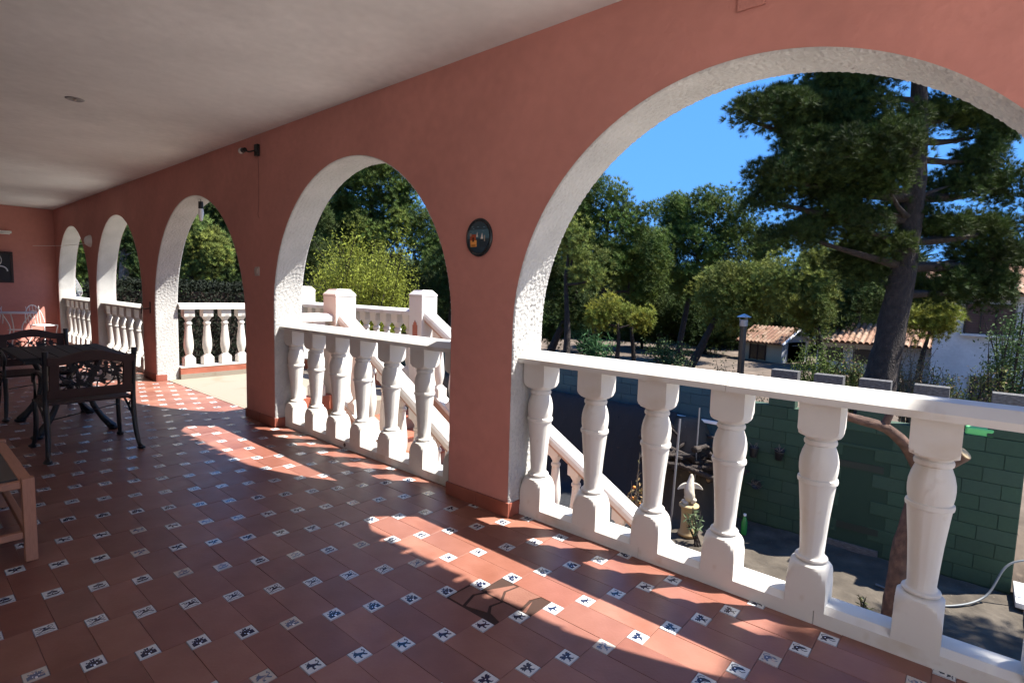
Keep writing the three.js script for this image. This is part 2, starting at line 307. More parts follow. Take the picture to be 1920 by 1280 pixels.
// ---------- arcade wall with round arches
const APEX = 2.405;
const ARCHES = [[-0.40, 2.10], [2.64, 5.12], [5.75, 8.60], [9.14, 11.66], [12.16, 14.74]];
const archPath = ([l, r], n = 64) => { const R = (r - l) / 2, c = (l + r) / 2, y0 = APEX - R, p = [[l, 0]]; const m = Math.max(2, Math.round(n * y0 / 6)); for (let i = 1; i < m; i++) p.push([l, y0 * i / m]); for (let i = 0; i <= n; i++) { const a = Math.PI * (1 - i / n); p.push([c + R * Math.cos(a), y0 + R * Math.sin(a)]); } for (let i = m - 1; i >= 0; i--) p.push([r, y0 * i / m]); return p; };
{
  const wall = thing('arcade_wall', 'terracotta pink arcade wall with white roughcast round arches', 'wall');
  const s = new THREE.Shape(), y0 = -0.2; s.moveTo(-0.93, y0);
  for (const a of ARCHES) { s.lineTo(a[0], y0); archPath(a).forEach(([d, y]) => s.lineTo(d, y)); s.lineTo(a[1], y0); }
  s.lineTo(15.2, y0); s.lineTo(15.2, 3.0); s.lineTo(-0.93, 3.0); s.closePath();
  const g = new THREE.ExtrudeGeometry(s, { depth: TH, bevelEnabled: false });
  g.applyMatrix4(new THREE.Matrix4().set(0, 0, 1, W, 0, 1, 0, 0, -1, 0, 0, 0, 0, 0, 0, 1));
  mesh('wall_face', metric(g), M.pink, wall);
  ARCHES.forEach((a, k) => {
    const fine = k < 3, step = k === 0 ? 0.0065 : fine ? 0.009 : 0.04, path = archPath(a, 160), L = [0];
    for (let i = 1; i < path.length; i++) L.push(L[i - 1] + Math.hypot(path[i][0] - path[i - 1][0], path[i][1] - path[i - 1][1]));
    const tot = L[L.length - 1], n = Math.ceil(tot / step), m = Math.ceil(TH / step) + 3, pos = [], uv = [], idx = []; let seg = 0;
    for (let i = 0; i <= n; i++) {
      const s0 = tot * i / n; while (seg < L.length - 2 && L[seg + 1] < s0) seg++;
      const f = (s0 - L[seg]) / (L[seg + 1] - L[seg] || 1), A = path[seg], B = path[seg + 1], d = A[0] + (B[0] - A[0]) * f, y = A[1] + (B[1] - A[1]) * f;
      const tx = B[0] - A[0], ty = B[1] - A[1], tl = Math.hypot(tx, ty) || 1, nd = ty / tl, ny = -tx / tl;          // towards the opening
      for (let j = 0; j <= m; j++) {
        const edge = j === 0 || j === m, t = Math.min(1, Math.max(0, (j - 0.5) / (m - 1)));
        const rag = edge ? 0 : 0.0035 * noise(s0 * 38, k * 9, j < m / 2 ? 1 : 7);
        const x = edge ? (j ? WO + 0.002 : W - 0.002) + (j ? 1 : -1) * 0.0012 : W + TH * t + (t < 0.02 || t > 0.98 ? rag * (t < 0.5 ? -1 : 1) : 0);
        const h = edge ? -0.002 : 0.006 + (fine ? 0.0055 * (noise(s0 * 58, x * 58, k * 5) + 0.6 * noise(s0 * 95, x * 95, k * 3)) : 0.003 * noise(s0 * 20, x * 20, k));
        pos.push(x, y + ny * h, -(d + nd * h)); uv.push(s0, x);
      }
      if (i) for (let j = 0; j < m; j++) { const p = (i - 1) * (m + 1) + j, q = p + m + 1; idx.push(p, p + 1, q, q, p + 1, q + 1); }
    }
    const r = new THREE.BufferGeometry(); r.setAttribute('position', new THREE.Float32BufferAttribute(pos, 3)); r.setAttribute('uv', new THREE.Float32BufferAttribute(uv, 2)); r.setIndex(idx); r.computeVertexNormals();
    mesh('arch_reveal', r, M.reveal, wall);
  });
  // skirting: clay pieces round every pillar
  const piers = [[-0.93, -0.40]]; for (let i = 0; i < ARCHES.length - 1; i++) piers.push([ARCHES[i][1], ARCHES[i + 1][0]]); piers.push([14.74, 14.96]);
  for (const [l, r] of piers) {
    const a = l - 0.014, b = r === 14.96 ? r : r + 0.014, n = Math.max(1, Math.round((b - a) / 0.28));
    for (let i = 0; i < n; i++) mesh('skirting_tile', metric(box(W - 0.014, W - 0.0005, 0.0015, 0.092 + rr(-0.002, 0.002), a + (b - a) * i / n + 0.001, a + (b - a) * (i + 1) / n - 0.001, 0.003)), M.skirt, wall);
    mesh('skirting_tile', metric(box(W + 0.0005, W + 0.12, 0.0015, 0.091, l - 0.014, l - 0.0065, 0.002)), M.skirt, wall);
    if (r !== 14.96) mesh('skirting_tile', metric(box(W + 0.0005, W + 0.12, 0.0015, 0.091, r + 0.0065, r + 0.014, 0.002)), M.skirt, wall);
  }
  const n = 7; for (let i = 0; i < n; i++) mesh('skirting_tile', metric(box(W - 4.15 + i * 0.5, W - 4.15 + (i + 1) * 0.5 - 0.002, 0.0015, 0.09, 14.946, 14.959, 0.003)), M.skirt, wall);
}
// ---------- roof over the terrace: its tiled eave throws the scalloped edge of shade
{
  const roof = thing('terrace_roof', 'clay barrel tile roof edge above the arcade', 'roof');
  mesh('roof_slab', metric(box(-1.9, 2.93, 3.03, 3.13, -1.62, 15.3)), M.ceiling, roof);
  const l = []; const c = new THREE.CylinderGeometry(0.085, 0.095, 0.62, 12, 1, true, Math.PI, Math.PI);
  for (let d = -1.5; d < 15.2; d += 0.2) { const g = c.clone(); g.rotateZ(-Math.PI / 2 - 0.2); g.translate(2.80, 3.08, -d); l.push(g); }
  const base = box(2.5, 3.05, -0.012, 0.012, -1.6, 15.3); base.translate(-2.775, 0, 0); base.rotateZ(-0.2); base.translate(2.775, 3.10, 0); l.push(base);
  mesh('eave_tiles', merge(l), M.terra, roof);
}

// =====================================================================  BALUSTRADES, LANDING AND STAIRS
const DOME = (y) => 0.0605 + 0.052 * Math.sqrt(Math.max(0, 1 - ((y - 0.055) / 0.135) ** 2));       // radius of the dome that rounds the foot block
const FOOT = []; for (let k = 0; k <= 12; k++) { const y = 0.055 + 0.135 * Math.sin(k / 12 * Math.PI / 2); FOOT.push([y, .078, -DOME(y)]); }
const HEAD = []; for (let k = 0; k <= 6; k++) { const a = k / 6 * Math.PI / 2; HEAD.push([0.742 + 0.05 * (1 - Math.cos(a)), .078, -(0.063 + 0.049 * Math.sin(a))]); }
const BAL = loft([[0, .078, -.12], ...FOOT, [.192, .056, 2], [.196, .0635, 2], [.202, .0655, 2], [.208, .0635, 2], [.213, .054, 2], [.228, .048, 2], [.31, .0525, 2], [.39, .058, 2], [.5, .0685, 2], [.538, .0725, 2], [.541, .078, 2], [.55, .0795, 2], [.559, .078, 2], [.563, .0715, 2], [.59, .0755, 2], [.615, .0768, 2], [.64, .0755, 2], [.67, .069, 2], [.69, .062, 2], [.705, .0565, 2], [.709, .063, 2], [.718, .065, 2], [.727, .063, 2], [.732, .058, 2], ...HEAD, [.897, .078, -.12]], 48, 0.06, 1);
const BAL2 = loft([[0, .07, 40], [.13, .07, 40], [.15, .062, 4], [.19, .04, 2], [.22, .046, 2], [.3, .061, 2], [.36, .064, 2], [.45, .06, 2], [.6, .047, 2], [.72, .04, 2], [.735, .05, 2], [.76, .05, 2], [.775, .036, 2], [.8, .04, 2], [.85, .06, 3], [.87, .07, 30], [1, .07, 40]], 28);
// a moulding: profile points [across, height] swept from a to b (3-D points), 'across' measured along the unit vector side
function sweep(profile, a, b, side) {
  const pos = [], n = profile.length; const P = (q, [s, h]) => [q.x + side.x * s, q.y + h, q.z + side.z * s];
  for (let i = 0; i < n; i++) { const j = (i + 1) % n, A = P(a, profile[i]), B = P(a, profile[j]), C = P(b, profile[j]), D = P(b, profile[i]); pos.push(A, B, C, A, C, D); }
  for (let i = 1; i < n - 1; i++) { pos.push(P(a, profile[0]), P(a, profile[i + 1]), P(a, profile[i])); pos.push(P(b, profile[0]), P(b, profile[i]), P(b, profile[i + 1])); }
  const g = new THREE.BufferGeometry(); g.setAttribute('position', new THREE.Float32BufferAttribute(pos.flat(), 3)); g.computeVertexNormals(); return metric(g);
}
const across = new THREE.Vector3(1, 0, 0), along = new THREE.Vector3(0, 0, -1);
const RAIL = [[-.11, 0], [.11, 0], [.11, .028], [.068, .066], [-.068, .066], [-.11, .028]];
const PLINTH = [[-.075, -.2], [.085, -.2], [.085, .068], [-.048, .084], [-.075, .06]];
srand(31);
function run(parent, name, profile, a, b, side, len, m) {
  const L = a.distanceTo(b), n = Math.max(1, Math.round(L / len)), dir = b.clone().sub(a).normalize();
  for (let i = 0; i < n; i++) { const p = a.clone().addScaledVector(dir, L * i / n + (i ? 0.0013 : 0)), q = a.clone().addScaledVector(dir, L * (i + 1) / n - (i < n - 1 ? 0.0013 : 0)); const dy = i % 2 ? 0.0012 : 0; p.y += dy; q.y += dy; mesh(name, sweep(profile, p, q, side), m, parent); }
}
function terraceBalustrade(l, r, ds, label, xc = 2.61) {
  const t = thing('balustrade', label, 'balustrade', [0, 0, 0], 'white balustrades filling the arches');
  run(t, 'top_rail', RAIL, V(xc, 0.957, l + 0.006), V(xc, 0.957, r - 0.006), across, 1.05, M.balu);
  run(t, 'plinth', PLINTH, V(xc + 0.01, 0, l + 0.007), V(xc + 0.01, 0, r - 0.007), across, 0.95, M.balu);
  for (const d of ds) { const b = mesh('baluster', BAL, M.balu, t); b.position.set(xc + 0.013, 0, -d); b.rotation.y = ((rnd() * 4) | 0) * Math.PI / 2 + gauss() * 0.012; }
  return t;
}
terraceBalustrade(-0.40, 2.10, [2.005, 1.61, 1.235, 0.855, 0.475, 0.087, -0.3], 'nearest white balustrade, in the largest arch beside the oval plaque');
const b2 = terraceBalustrade(2.64, 5.12, [5.035, 4.655, 4.275, 3.9, 3.505, 3.1, 2.72], 'white balustrade in the second arch, in front of the stair railings');
terraceBalustrade(9.14, 11.66, [11.58, 11.2, 10.8, 10.4, 10.0, 9.6, 9.23], 'white balustrade in the fourth arch, behind the nearer garden chair');
terraceBalustrade(12.16, 14.74, [14.65, 14.26, 13.88, 13.5, 13.1, 12.7, 12.28], 'farthest white balustrade, in the last arch by the end wall');
mesh('drain_hole', new THREE.CylinderGeometry(0.016, 0.016, 0.004, 14).rotateZ(Math.PI / 2).translate(2.5435, 0.03, -4.05), M.black, b2);

// ---------- landing outside the third arch
const LX = 4.65, BX = 3.42, LD0 = 5.55, LD1 = 8.63;
{
  const l = tag(new THREE.Group(), 'beige stone landing outside the third arch', null, null, 'structure'); l.name = 'landing'; scene.add(l);
  mesh('paving', metric(box(2.615, LX + 0.1, -0.2, 0.006, LD0 - 0.02, LD1 + 0.1)), M.landingStone, l);
  mesh('landing_base', metric(box(WO + 0.001, LX + 0.08, -2.7, -0.201, LD0 + 0.01, LD1 + 0.08)), M.stairWall, l);
  mesh('threshold_strip', metric(box(2.585, 2.614, -0.1, 0.0045, 5.77, 8.58)), std(lin(0.30, 0.24, 0.19), 0.7, { map: T.stain }), l);
}
mesh('terrace_base', metric(box(2.56, WO - 0.003, -2.7, -0.201, -0.93, 15.2)), M.stairWall).userData.kind = 'structure';

const CAP = [[0, .13, 40], [.02, .13, 40], [.075, .085, 40], [.08, .085, 40], [.081, .001, 40]];
function newel(parent, x, y0, y1, d, h = 0.13, inlay) {
  const n = mesh('newel_post', metric(box(x - h, x + h, y0, y1 - 0.08, d - h, d + h, 0.006)), M.balu, parent);
  mesh('newel_cap', loft(CAP.map(([y, w, e]) => [y, w * (h + 0.004) / .13, e]), 16, y1 - 0.0795, 1).translate(x, 0, -d), M.balu, n);
  if (inlay) {
    const s = new THREE.Shape(); [[-.045, 0], [.045, 0], [.045, .2], [.028, .2], [.028, .232], [.012, .232], [0, .262], [-.012, .232], [-.028, .232], [-.028, .2], [-.045, .2]].forEach(([a, b], i) => (i ? s.lineTo(a, b) : s.moveTo(a, b)));
    const g = new THREE.ExtrudeGeometry(s, { depth: 0.006, bevelEnabled: true, bevelSize: 0.001, bevelThickness: 0.001, bevelSegments: 1 });
    g.rotateY(-Math.PI / 2); g.translate(x - h - 0.001, inlay, -d); mesh('clay_inlay', metric(g), M.terra, n);
  }
}
const RAIL2 = [[-.10, 0], [.10, 0], [.10, .05], [.06, .085], [-.06, .085], [-.10, .05]];
function levelBalusters(t, pts, y0, y1, m = M.balu) { const g = new Map(); for (const p of pts) { const k = (y1 - y0).toFixed(3); if (!g.has(k)) g.set(k, BAL2.clone().scale(1, y1 - y0, 1)); const b = mesh('baluster', g.get(k), m, t); b.position.copy(p); b.position.y = y0; } }
{ // far side, seen through the third arch
  const t = thing('landing_balustrade', 'white balustrade across the landing, seen through the third arch', 'balustrade', [0, 0, 0], 'landing balustrades');
  run(t, 'top_rail', RAIL2, V(WO + 0.004, 1.005, LD1), V(LX - 0.12, 1.005, LD1), along, 1.1, M.balu);
  mesh('kerb', metric(box(WO + 0.004, LX - 0.12, 0.007, 0.075, LD1 - 0.095, LD1 + 0.1)), M.landingStone, t);
  mesh('clay_kerb', metric(box(WO + 0.004, LX - 0.12, 0.0755, 0.165, LD1 - 0.085, LD1 + 0.085)), M.terra, t);
  run(t, 'plinth', [[-.09, 0], [.09, 0], [.09, .02], [-.09, .02]], V(WO + 0.005, 0.166, LD1), V(LX - 0.12, 0.166, LD1), along, 1.1, M.balu);
  levelBalusters(t, [2.87, 3.12, 3.37, 3.61, 3.86, 4.11, 4.36].map((x) => V(x, 0, LD1)), 0.187, 1.004);
}
{ // outer side, parallel to the arcade
  const t = thing('landing_balustrade', 'white balustrade along the outer landing edge, behind the two capped stair posts', 'balustrade', [0, 0, 0], 'landing balustrades');
  run(t, 'top_rail', RAIL2, V(LX, 1.035, LD0 + 0.13), V(LX, 1.035, LD1 - 0.13), across, 1.0, M.balu);
  mesh('clay_kerb', metric(box(LX - 0.085, LX + 0.085, 0.007, 0.165, LD0 + 0.13, LD1 - 0.13)), M.terra, t);
  run(t, 'plinth', [[-.09, 0], [.09, 0], [.09, .02], [-.09, .02]], V(LX, 0.166, LD0 + 0.13), V(LX, 0.166, LD1 - 0.13), across, 1.0, M.balu);
  levelBalusters(t, Array.from({ length: 11 }, (_, i) => V(LX, 0, LD0 + 0.28 + i * 0.25)), 0.187, 1.034);
  newel(t, LX, 0.007, 1.38, LD1); newel(t, LX, 0.007, 1.375, LD0, 0.13, 0.72);
}
{ // short return between the arcade and the inner stair post
  const t = thing('landing_balustrade', 'short white rail between the second arch and the inner stair post', 'balustrade', [0, 0, 0], 'landing balustrades');
  run(t, 'top_rail', RAIL2, V(WO + 0.004, 1.0, LD0), V(BX - 0.13, 1.0, LD0), along, 2, M.balu);
  mesh('clay_kerb', metric(box(WO + 0.004, BX - 0.13, 0.007, 0.165, LD0 - 0.085, LD0 + 0.085)), M.terra, t);
  levelBalusters(t, [V(2.9, 0, LD0), V(3.13, 0, LD0)], 0.166, 0.999);
  newel(t, BX, 0.007, 1.36, LD0, 0.13, 0.7);
}
// ---------- stairs down to the garden, along the arcade towards the camera
{
  const st = thing('garden_stairs', 'terracotta stairs with beige sides descending into the garden', 'stairs');
  const N = 13, rise = 2.35 / (N + 1), go = 0.288;
  for (let i = 1; i <= N; i++) {
    const y = -rise * i, d1 = LD0 - 0.02 - go * (i - 1), d0 = d1 - go;
    const s = mesh('step', metric(box(BX + 0.09, LX - 0.09, -2.7, y - 0.026, d0 + 0.012, d1)), M.stairWall, st);
    mesh('tread', metric(box(BX + 0.088, LX - 0.088, y - 0.025, y, d0 - 0.015, d1 - 0.001, 0.006)), M.terra, s);
  }
  const sl = rise / go;
  const side = (x, label, yTop, posts) => {
    const t = thing('stair_balustrade', label, 'balustrade', [0, 0, 0], 'sloping stair balustrades');
    const a = V(x, yTop, LD0 - 0.13), dEnd = 1.72, b = V(x, yTop - sl * (LD0 - 0.13 - dEnd), dEnd);
    run(t, 'hand_rail', [[-.10, -.085], [.10, -.085], [.10, -.035], [.085, 0], [-.085, 0], [-.10, -.035]], a, b, across, 1.3, M.balu);
    run(t, 'rail_lip', [[-.08, -.125], [.08, -.125], [.08, -.0855], [-.08, -.0855]], a, b, across, 1.3, M.stairWall);
    const yb = yTop - 0.93, c = V(x, yb, LD0 - 0.13), e = V(x, yb - sl * (LD0 - 0.13 - dEnd), dEnd);
    run(t, 'string_cap', [[-.088, -.05], [.088, -.05], [.088, 0], [-.088, 0]], c, e, across, 1.3, M.balu);
    const s = new THREE.Shape(); s.moveTo(LD0 - 0.13, -2.7); s.lineTo(dEnd, -2.7); s.lineTo(dEnd, e.y - 0.0505); s.lineTo(LD0 - 0.13, c.y - 0.0505); s.closePath();
    const g = new THREE.ExtrudeGeometry(s, { depth: 0.16, bevelEnabled: false }); g.applyMatrix4(new THREE.Matrix4().set(0, 0, 1, x - 0.08, 0, 1, 0, 0, -1, 0, 0, 0, 0, 0, 0, 1));
    mesh('string_wall', metric(g), M.stairWall, t);
    const bg = BAL2.clone().scale(1, 0.875, 1);
    for (let d = LD0 - 0.34; d > dEnd + 0.15; d -= 0.27) { const q = mesh('baluster', bg, M.balu, t); q.position.copy(V(x, yTop - sl * (LD0 - 0.13 - d) - 0.965, d)); }
    newel(t, x, -2.7, b.y + 0.16, dEnd - 0.13);
  };
  side(BX, 'inner sloping white stair balustrade, nearest the second arch', 1.065);
  side(LX, 'outer sloping white stair balustrade running down past the largest arch', 1.09);
}

// =====================================================================  FURNITURE ON THE TERRACE
// slab with a wavy top edge, in the x-y plane, thickness along z
function wavyRail(w, h, rise, th) {
  const s = new THREE.Shape(), n = 28, f = (u) => h + rise * Math.pow(Math.cos(Math.min(1, Math.abs(u) * 1.25) * Math.PI / 2), 1.6) * (Math.abs(u) < 0.8 ? 1 : 0);
  s.moveTo(-w / 2, 0);
  for (let i = 0; i <= n; i++) { const u = i / n * 2 - 1; s.lineTo(u * w / 2, Math.max(0, (f(u) - h) * 0.62)); }
  for (let i = n; i >= 0; i--) { const u = i / n * 2 - 1; s.lineTo(u * w / 2, f(u)); }
  s.closePath(); return new THREE.ExtrudeGeometry(s, { depth: th, bevelEnabled: true, bevelSize: 0.003, bevelThickness: 0.003, bevelSegments: 2 }).translate(0, 0, -th / 2);
}
// cast lattice of stems, leaves and scrolls inside a w x h panel with an arched top
function castPanel(w, h, rise, sd) {
  srand(sd); const l = [], top = (x) => h + rise * Math.pow(Math.cos(Math.min(1, Math.abs(x / (w / 2))) * Math.PI / 2), 1.6) * 0.6;
  const P = (x, y) => new THREE.Vector3(x, y, 0);
  for (let k = 0; k < 46; k++) {
    const x = rr(-w / 2 + 0.02, w / 2 - 0.02), y = rr(0.015, top(x) - 0.02), a = rr(0, 6.28), L = rr(0.03, 0.062), wd = rr(0.011, 0.02);
    const s = new THREE.Shape(); s.moveTo(-L / 2, 0); s.quadraticCurveTo(0, wd * 1.5, L / 2, 0); s.quadraticCurveTo(0, -wd * 1.5, -L / 2, 0);
    const g = new THREE.ExtrudeGeometry(s, { depth: 0.008, bevelEnabled: true, bevelSize: 0.002, bevelThickness: 0.002, bevelSegments: 1, curveSegments: 5 }); g.rotateZ(a); g.translate(x, y, -0.004); l.push(g);
  }
  for (let k = 0; k < 7; k++) { const x0 = -w / 2 + w * (k + 0.5) / 7, pts = []; for (let i = 0; i <= 5; i++) pts.push(P(x0 + 0.035 * Math.sin(i * 1.7 + k), Math.min(top(x0), top(x0) * i / 5))); l.push(limb(curve(pts, 12), Array(13).fill(0.0055), 5)); }
  for (let k = 0; k < 9; k++) { const x = rr(-w / 2 + 0.04, w / 2 - 0.04), y = rr(0.04, top(x) - 0.04); l.push(new THREE.TorusGeometry(rr(0.018, 0.03), 0.005, 5, 14).translate(x, y, 0)); }
  for (let k = 0; k < 3; k++) { const pts = []; for (let i = 0; i <= 8; i++) { const x = -w / 2 + w * i / 8; pts.push(P(x, (k + 0.7) * h / 3.4 + 0.022 * Math.sin(i * 1.9 + k * 2))); } l.push(limb(curve(pts, 24), Array(25).fill(0.005), 5)); }
  return merge(l);
}
function gardenChair(label, at, turn, sd) {        // faces local -z; back at z = +0.25
  const t = thing('garden_chair', label, 'chair', at, 'iron and wood garden chairs'); t.rotation.y = turn;
  const w = 0.6, hx = w / 2 - 0.02;
  for (const s of [-1, 1]) {
    const x = s * hx, p = (y, z, o = 0) => new THREE.Vector3(x + o * s, y, z);
    mesh('back_leg', limb(curve([p(0.012, 0.335, 0.02), p(0.05, 0.305, 0.012), p(0.2, 0.262), p(0.42, 0.235), p(0.6, 0.252), p(0.84, 0.30)], 18), [.026, .022, .018, .016, .016, .017, .018, .019, .019, .019, .019, .018, .018, .018, .018, .018, .018, .019, .021], 8), M.iron, t);
    mesh('front_leg', limb(curve([p(0.01, -0.275, 0.02), p(0.045, -0.25, 0.012), p(0.2, -0.215), p(0.41, -0.22)], 12), [.027, .022, .017, .015, .015, .016, .017, .018, .018, .019, .019, .02, .02], 8), M.iron, t);
    mesh('foot', new THREE.SphereGeometry(0.03, 10, 6).scale(1, 0.5, 1.2).translate(x + 0.02 * s, 0.0145, 0.34), M.iron, t);
    mesh('foot', new THREE.SphereGeometry(0.03, 10, 6).scale(1, 0.5, 1.2).translate(x + 0.02 * s, 0.0145, -0.28), M.iron, t);
    mesh('armrest', merge([limb(curve([p(0.63, 0.26), p(0.655, 0.1), p(0.64, -0.12), p(0.6, -0.25), p(0.545, -0.235)], 14), Array(15).fill(0.014), 7), limb(curve([p(0.41, -0.21), p(0.5, -0.17), p(0.57, -0.22), p(0.63, -0.16)], 10), Array(11).fill(0.011), 6)]), M.iron, t);
    mesh('side_brace', merge([bar(p(0.405, 0.235), p(0.405, -0.22), 0.013), limb(curve([p(0.24, 0.25), p(0.33, 0.1), p(0.385, -0.05)], 8), Array(9).fill(0.009), 6), new THREE.TorusGeometry(0.045, 0.007, 5, 16).rotateY(Math.PI / 2).translate(x, 0.335, 0.16)]), M.iron, t);
  }
  for (let k = 0; k < 6; k++) mesh('seat_slat', new RoundedBoxGeometry(w - 0.05, 0.02, 0.07, 1, 0.005).translate(0, 0.428, -0.2 + k * 0.079), M.wood, t);
  const tilt = (g, y) => { g.rotateX(0.19); return g.translate(0, y, 0.243 + (y - 0.44) * 0.19); };
  mesh('top_rail', tilt(wavyRail(w - 0.06, 0.055, 0.05, 0.024), 0.735), M.wood, t);
  mesh('bottom_rail', tilt(new RoundedBoxGeometry(w - 0.06, 0.07, 0.024, 1, 0.005), 0.505), M.wood, t);
  for (const s of [-1, 1]) mesh('back_stile', tilt(new RoundedBoxGeometry(0.06, 0.235, 0.024, 1, 0.005).translate(s * 0.232, 0, 0), 0.648), M.wood, t);
  mesh('cast_panel', tilt(castPanel(0.41, 0.205, 0.05, sd), 0.54), M.iron, t);
  mesh('tie_rod', bar(new THREE.Vector3(-hx, 0.3, 0.22), new THREE.Vector3(hx, 0.3, -0.2), 0.005), M.iron, t);
  return t;
}
gardenChair('dark iron and wood garden chair seen from behind, in front of the table', [1.05, 0, 5.52], Math.PI * 0 , 51);
gardenChair('dark iron and wood garden chair facing the camera across the table', [1.02, 0, 7.28], Math.PI, 67);
{
  const t = thing('garden_table', 'dark garden table on splayed cast iron legs between the two chairs', 'table', [1.09, 0, 6.5]);
  const darkTop = std(lin(0.022, 0.016, 0.013), 0.7, { map: T.grain });
  for (let k = 0; k < 6; k++) mesh('top_slat', new RoundedBoxGeometry(0.118, 0.022, 1.06, 1, 0.004).translate(-0.31 + k * 0.124, 0.704, 0), darkTop, t);
  mesh('top_frame', merge([box(-0.33, 0.33, 0.655, 0.691, -0.43, -0.37), box(-0.33, 0.33, 0.655, 0.691, 0.37, 0.43), box(-0.03, 0.03, 0.66, 0.69, -0.369, 0.369)]), M.iron, t);
  for (const sx of [-1, 1]) for (const sz of [-1, 1]) {
    const p = (y, o, q) => new THREE.Vector3(sx * o, y, sz * q);
    mesh('leg', limb(curve([p(0.655, 0.2, 0.38), p(0.5, 0.13, 0.38), p(0.32, 0.115, 0.385), p(0.15, 0.18, 0.4), p(0.02, 0.27, 0.43)], 16), [.03, .028, .026, .025, .024, .023, .023, .023, .023, .023, .024, .025, .026, .028, .03, .034, .04], 8), M.iron, t);
    mesh('foot', new THREE.SphereGeometry(0.045, 10, 6).scale(1, 0.42, 1.2).translate(sx * 0.275, 0.0178, sz * 0.432), M.iron, t);
  }
  for (const sz of [-1, 1]) mesh('leg_tie', merge([bar(new THREE.Vector3(-0.13, 0.44, sz * 0.382), new THREE.Vector3(0.13, 0.44, sz * 0.382), 0.014), bar(new THREE.Vector3(-0.2, 0.642, sz * 0.38), new THREE.Vector3(0.2, 0.642, sz * 0.38), 0.014)]), M.iron, t);
  mesh('stretcher', bar(new THREE.Vector3(0, 0.44, -0.382), new THREE.Vector3(0, 0.44, 0.382), 0.012), M.iron, t);
}
{ // low table at the left edge
  const t = thing('coffee_table', 'low salmon wooden coffee table with a dark slate top at the left edge', 'table', [0, 0, 3.45]);
  const x0 = -0.72, x1 = 0.445, z0 = -0.95, z1 = 0.03;       // local: z towards the camera
  for (const x of [x0 + 0.025, x1 - 0.025]) for (const z of [z0 + 0.025, z1 - 0.025]) mesh('leg', new RoundedBoxGeometry(0.048, 0.415, 0.048, 1, 0.004).translate(x, 0.2085, z), M.woodSalmon, t);
  for (const z of [z0 + 0.03, z1 - 0.03]) { mesh('apron', new RoundedBoxGeometry(x1 - x0 - 0.102, 0.034, 0.036, 1, 0.004).translate((x0 + x1) / 2, 0.387, z), M.woodSalmon, t); mesh('lower_rail', new RoundedBoxGeometry(x1 - x0 - 0.102, 0.034, 0.03, 1, 0.004).translate((x0 + x1) / 2, 0.135, z), M.woodSalmon, t); }
  for (const x of [x0 + 0.03, x1 - 0.03]) { mesh('apron', new RoundedBoxGeometry(0.05, 0.034, z1 - z0 - 0.102, 1, 0.004).translate(x, 0.388, (z0 + z1) / 2), M.woodSalmon, t); mesh('lower_rail', new RoundedBoxGeometry(0.03, 0.034, z1 - z0 - 0.102, 1, 0.004).translate(x, 0.136, (z0 + z1) / 2), M.woodSalmon, t); }
  mesh('slate_top', new RoundedBoxGeometry(x1 - x0 - 0.112, 0.014, z1 - z0 - 0.112, 1, 0.003).translate((x0 + x1) / 2, 0.402, (z0 + z1) / 2), M.slate, t);
  for (let k = 0; k < 7; k++) mesh('shelf_slat', new RoundedBoxGeometry(0.07, 0.012, z1 - z0 - 0.08, 1, 0.003).translate(x0 + 0.16 + k * 0.14, 0.159, (z0 + z1) / 2), M.woodSalmon, t);
}
{ // white wire set by the end wall
  const t = thing('wire_table', 'small white wire table by the far end wall', 'table', [1.66, 0, 14.1]);
  mesh('table_top', new THREE.CylinderGeometry(0.34, 0.34, 0.018, 32).translate(0, 0.71, 0), M.whiteWire, t);
  for (let k = 0; k < 3; k++) { const a = k * 2.094 + 0.4, c = Math.cos(a), s = Math.sin(a); mesh('leg', limb(curve([new THREE.Vector3(c * 0.24, 0.7, s * 0.24), new THREE.Vector3(c * 0.1, 0.4, s * 0.1), new THREE.Vector3(c * 0.27, 0.012, s * 0.27)], 12), Array(13).fill(0.011), 7), M.whiteWire, t); }
  mesh('ring', new THREE.TorusGeometry(0.1, 0.008, 6, 24).rotateX(Math.PI / 2).translate(0, 0.38, 0), M.whiteWire, t);
  const wireChair = (at, turn, label) => {
    const c = thing('wire_chair', label, 'chair', at, 'white wire chairs'); c.rotation.y = turn;
    const p = (x, y, z) => new THREE.Vector3(x, y, z);
    mesh('seat', merge([new THREE.TorusGeometry(0.21, 0.009, 6, 28).rotateX(Math.PI / 2).translate(0, 0.44, 0), ...[-3, -2, -1, 0, 1, 2, 3].map((i) => { const l = Math.sqrt(0.044 - (i * 0.055) ** 2); return bar(p(i * 0.055, 0.44, -l), p(i * 0.055, 0.44, l), 0.005, 5); })]), M.whiteWire, c);
    const arc = []; for (let i = 0; i <= 14; i++) { const a = Math.PI * i / 14; arc.push(p(-0.2 * Math.cos(a), 0.48 + 0.36 * Math.sin(a), 0.19 + 0.06 * Math.sin(a))); }
    mesh('backrest', merge([limb(arc, Array(15).fill(0.009), 6), ...[-2, -1, 0, 1, 2].map((i) => bar(p(i * 0.06, 0.44, 0.19), p(i * 0.07, 0.48 + 0.36 * Math.sqrt(1 - (i * 0.35 * 0.5) ** 2), 0.245), 0.005, 5)), new THREE.TorusGeometry(0.08, 0.006, 5, 20).translate(0, 0.65, 0.225)]), M.whiteWire, c);
    for (const [x, z] of [[-1, -1], [1, -1], [-1, 1], [1, 1]]) mesh('leg', limb(curve([p(x * 0.15, 0.43, z * 0.15), p(x * 0.13, 0.25, z * 0.13), p(x * 0.21, 0.011, z * 0.21)], 8), Array(9).fill(0.01), 6), M.whiteWire, c);
  };
  wireChair([2.13, 0, 14.35], -2.5, 'white wire chair in the sunlit corner by the end wall');
  wireChair([1.25, 0, 14.5], 2.2, 'white wire chair at the left behind the wire table');
}

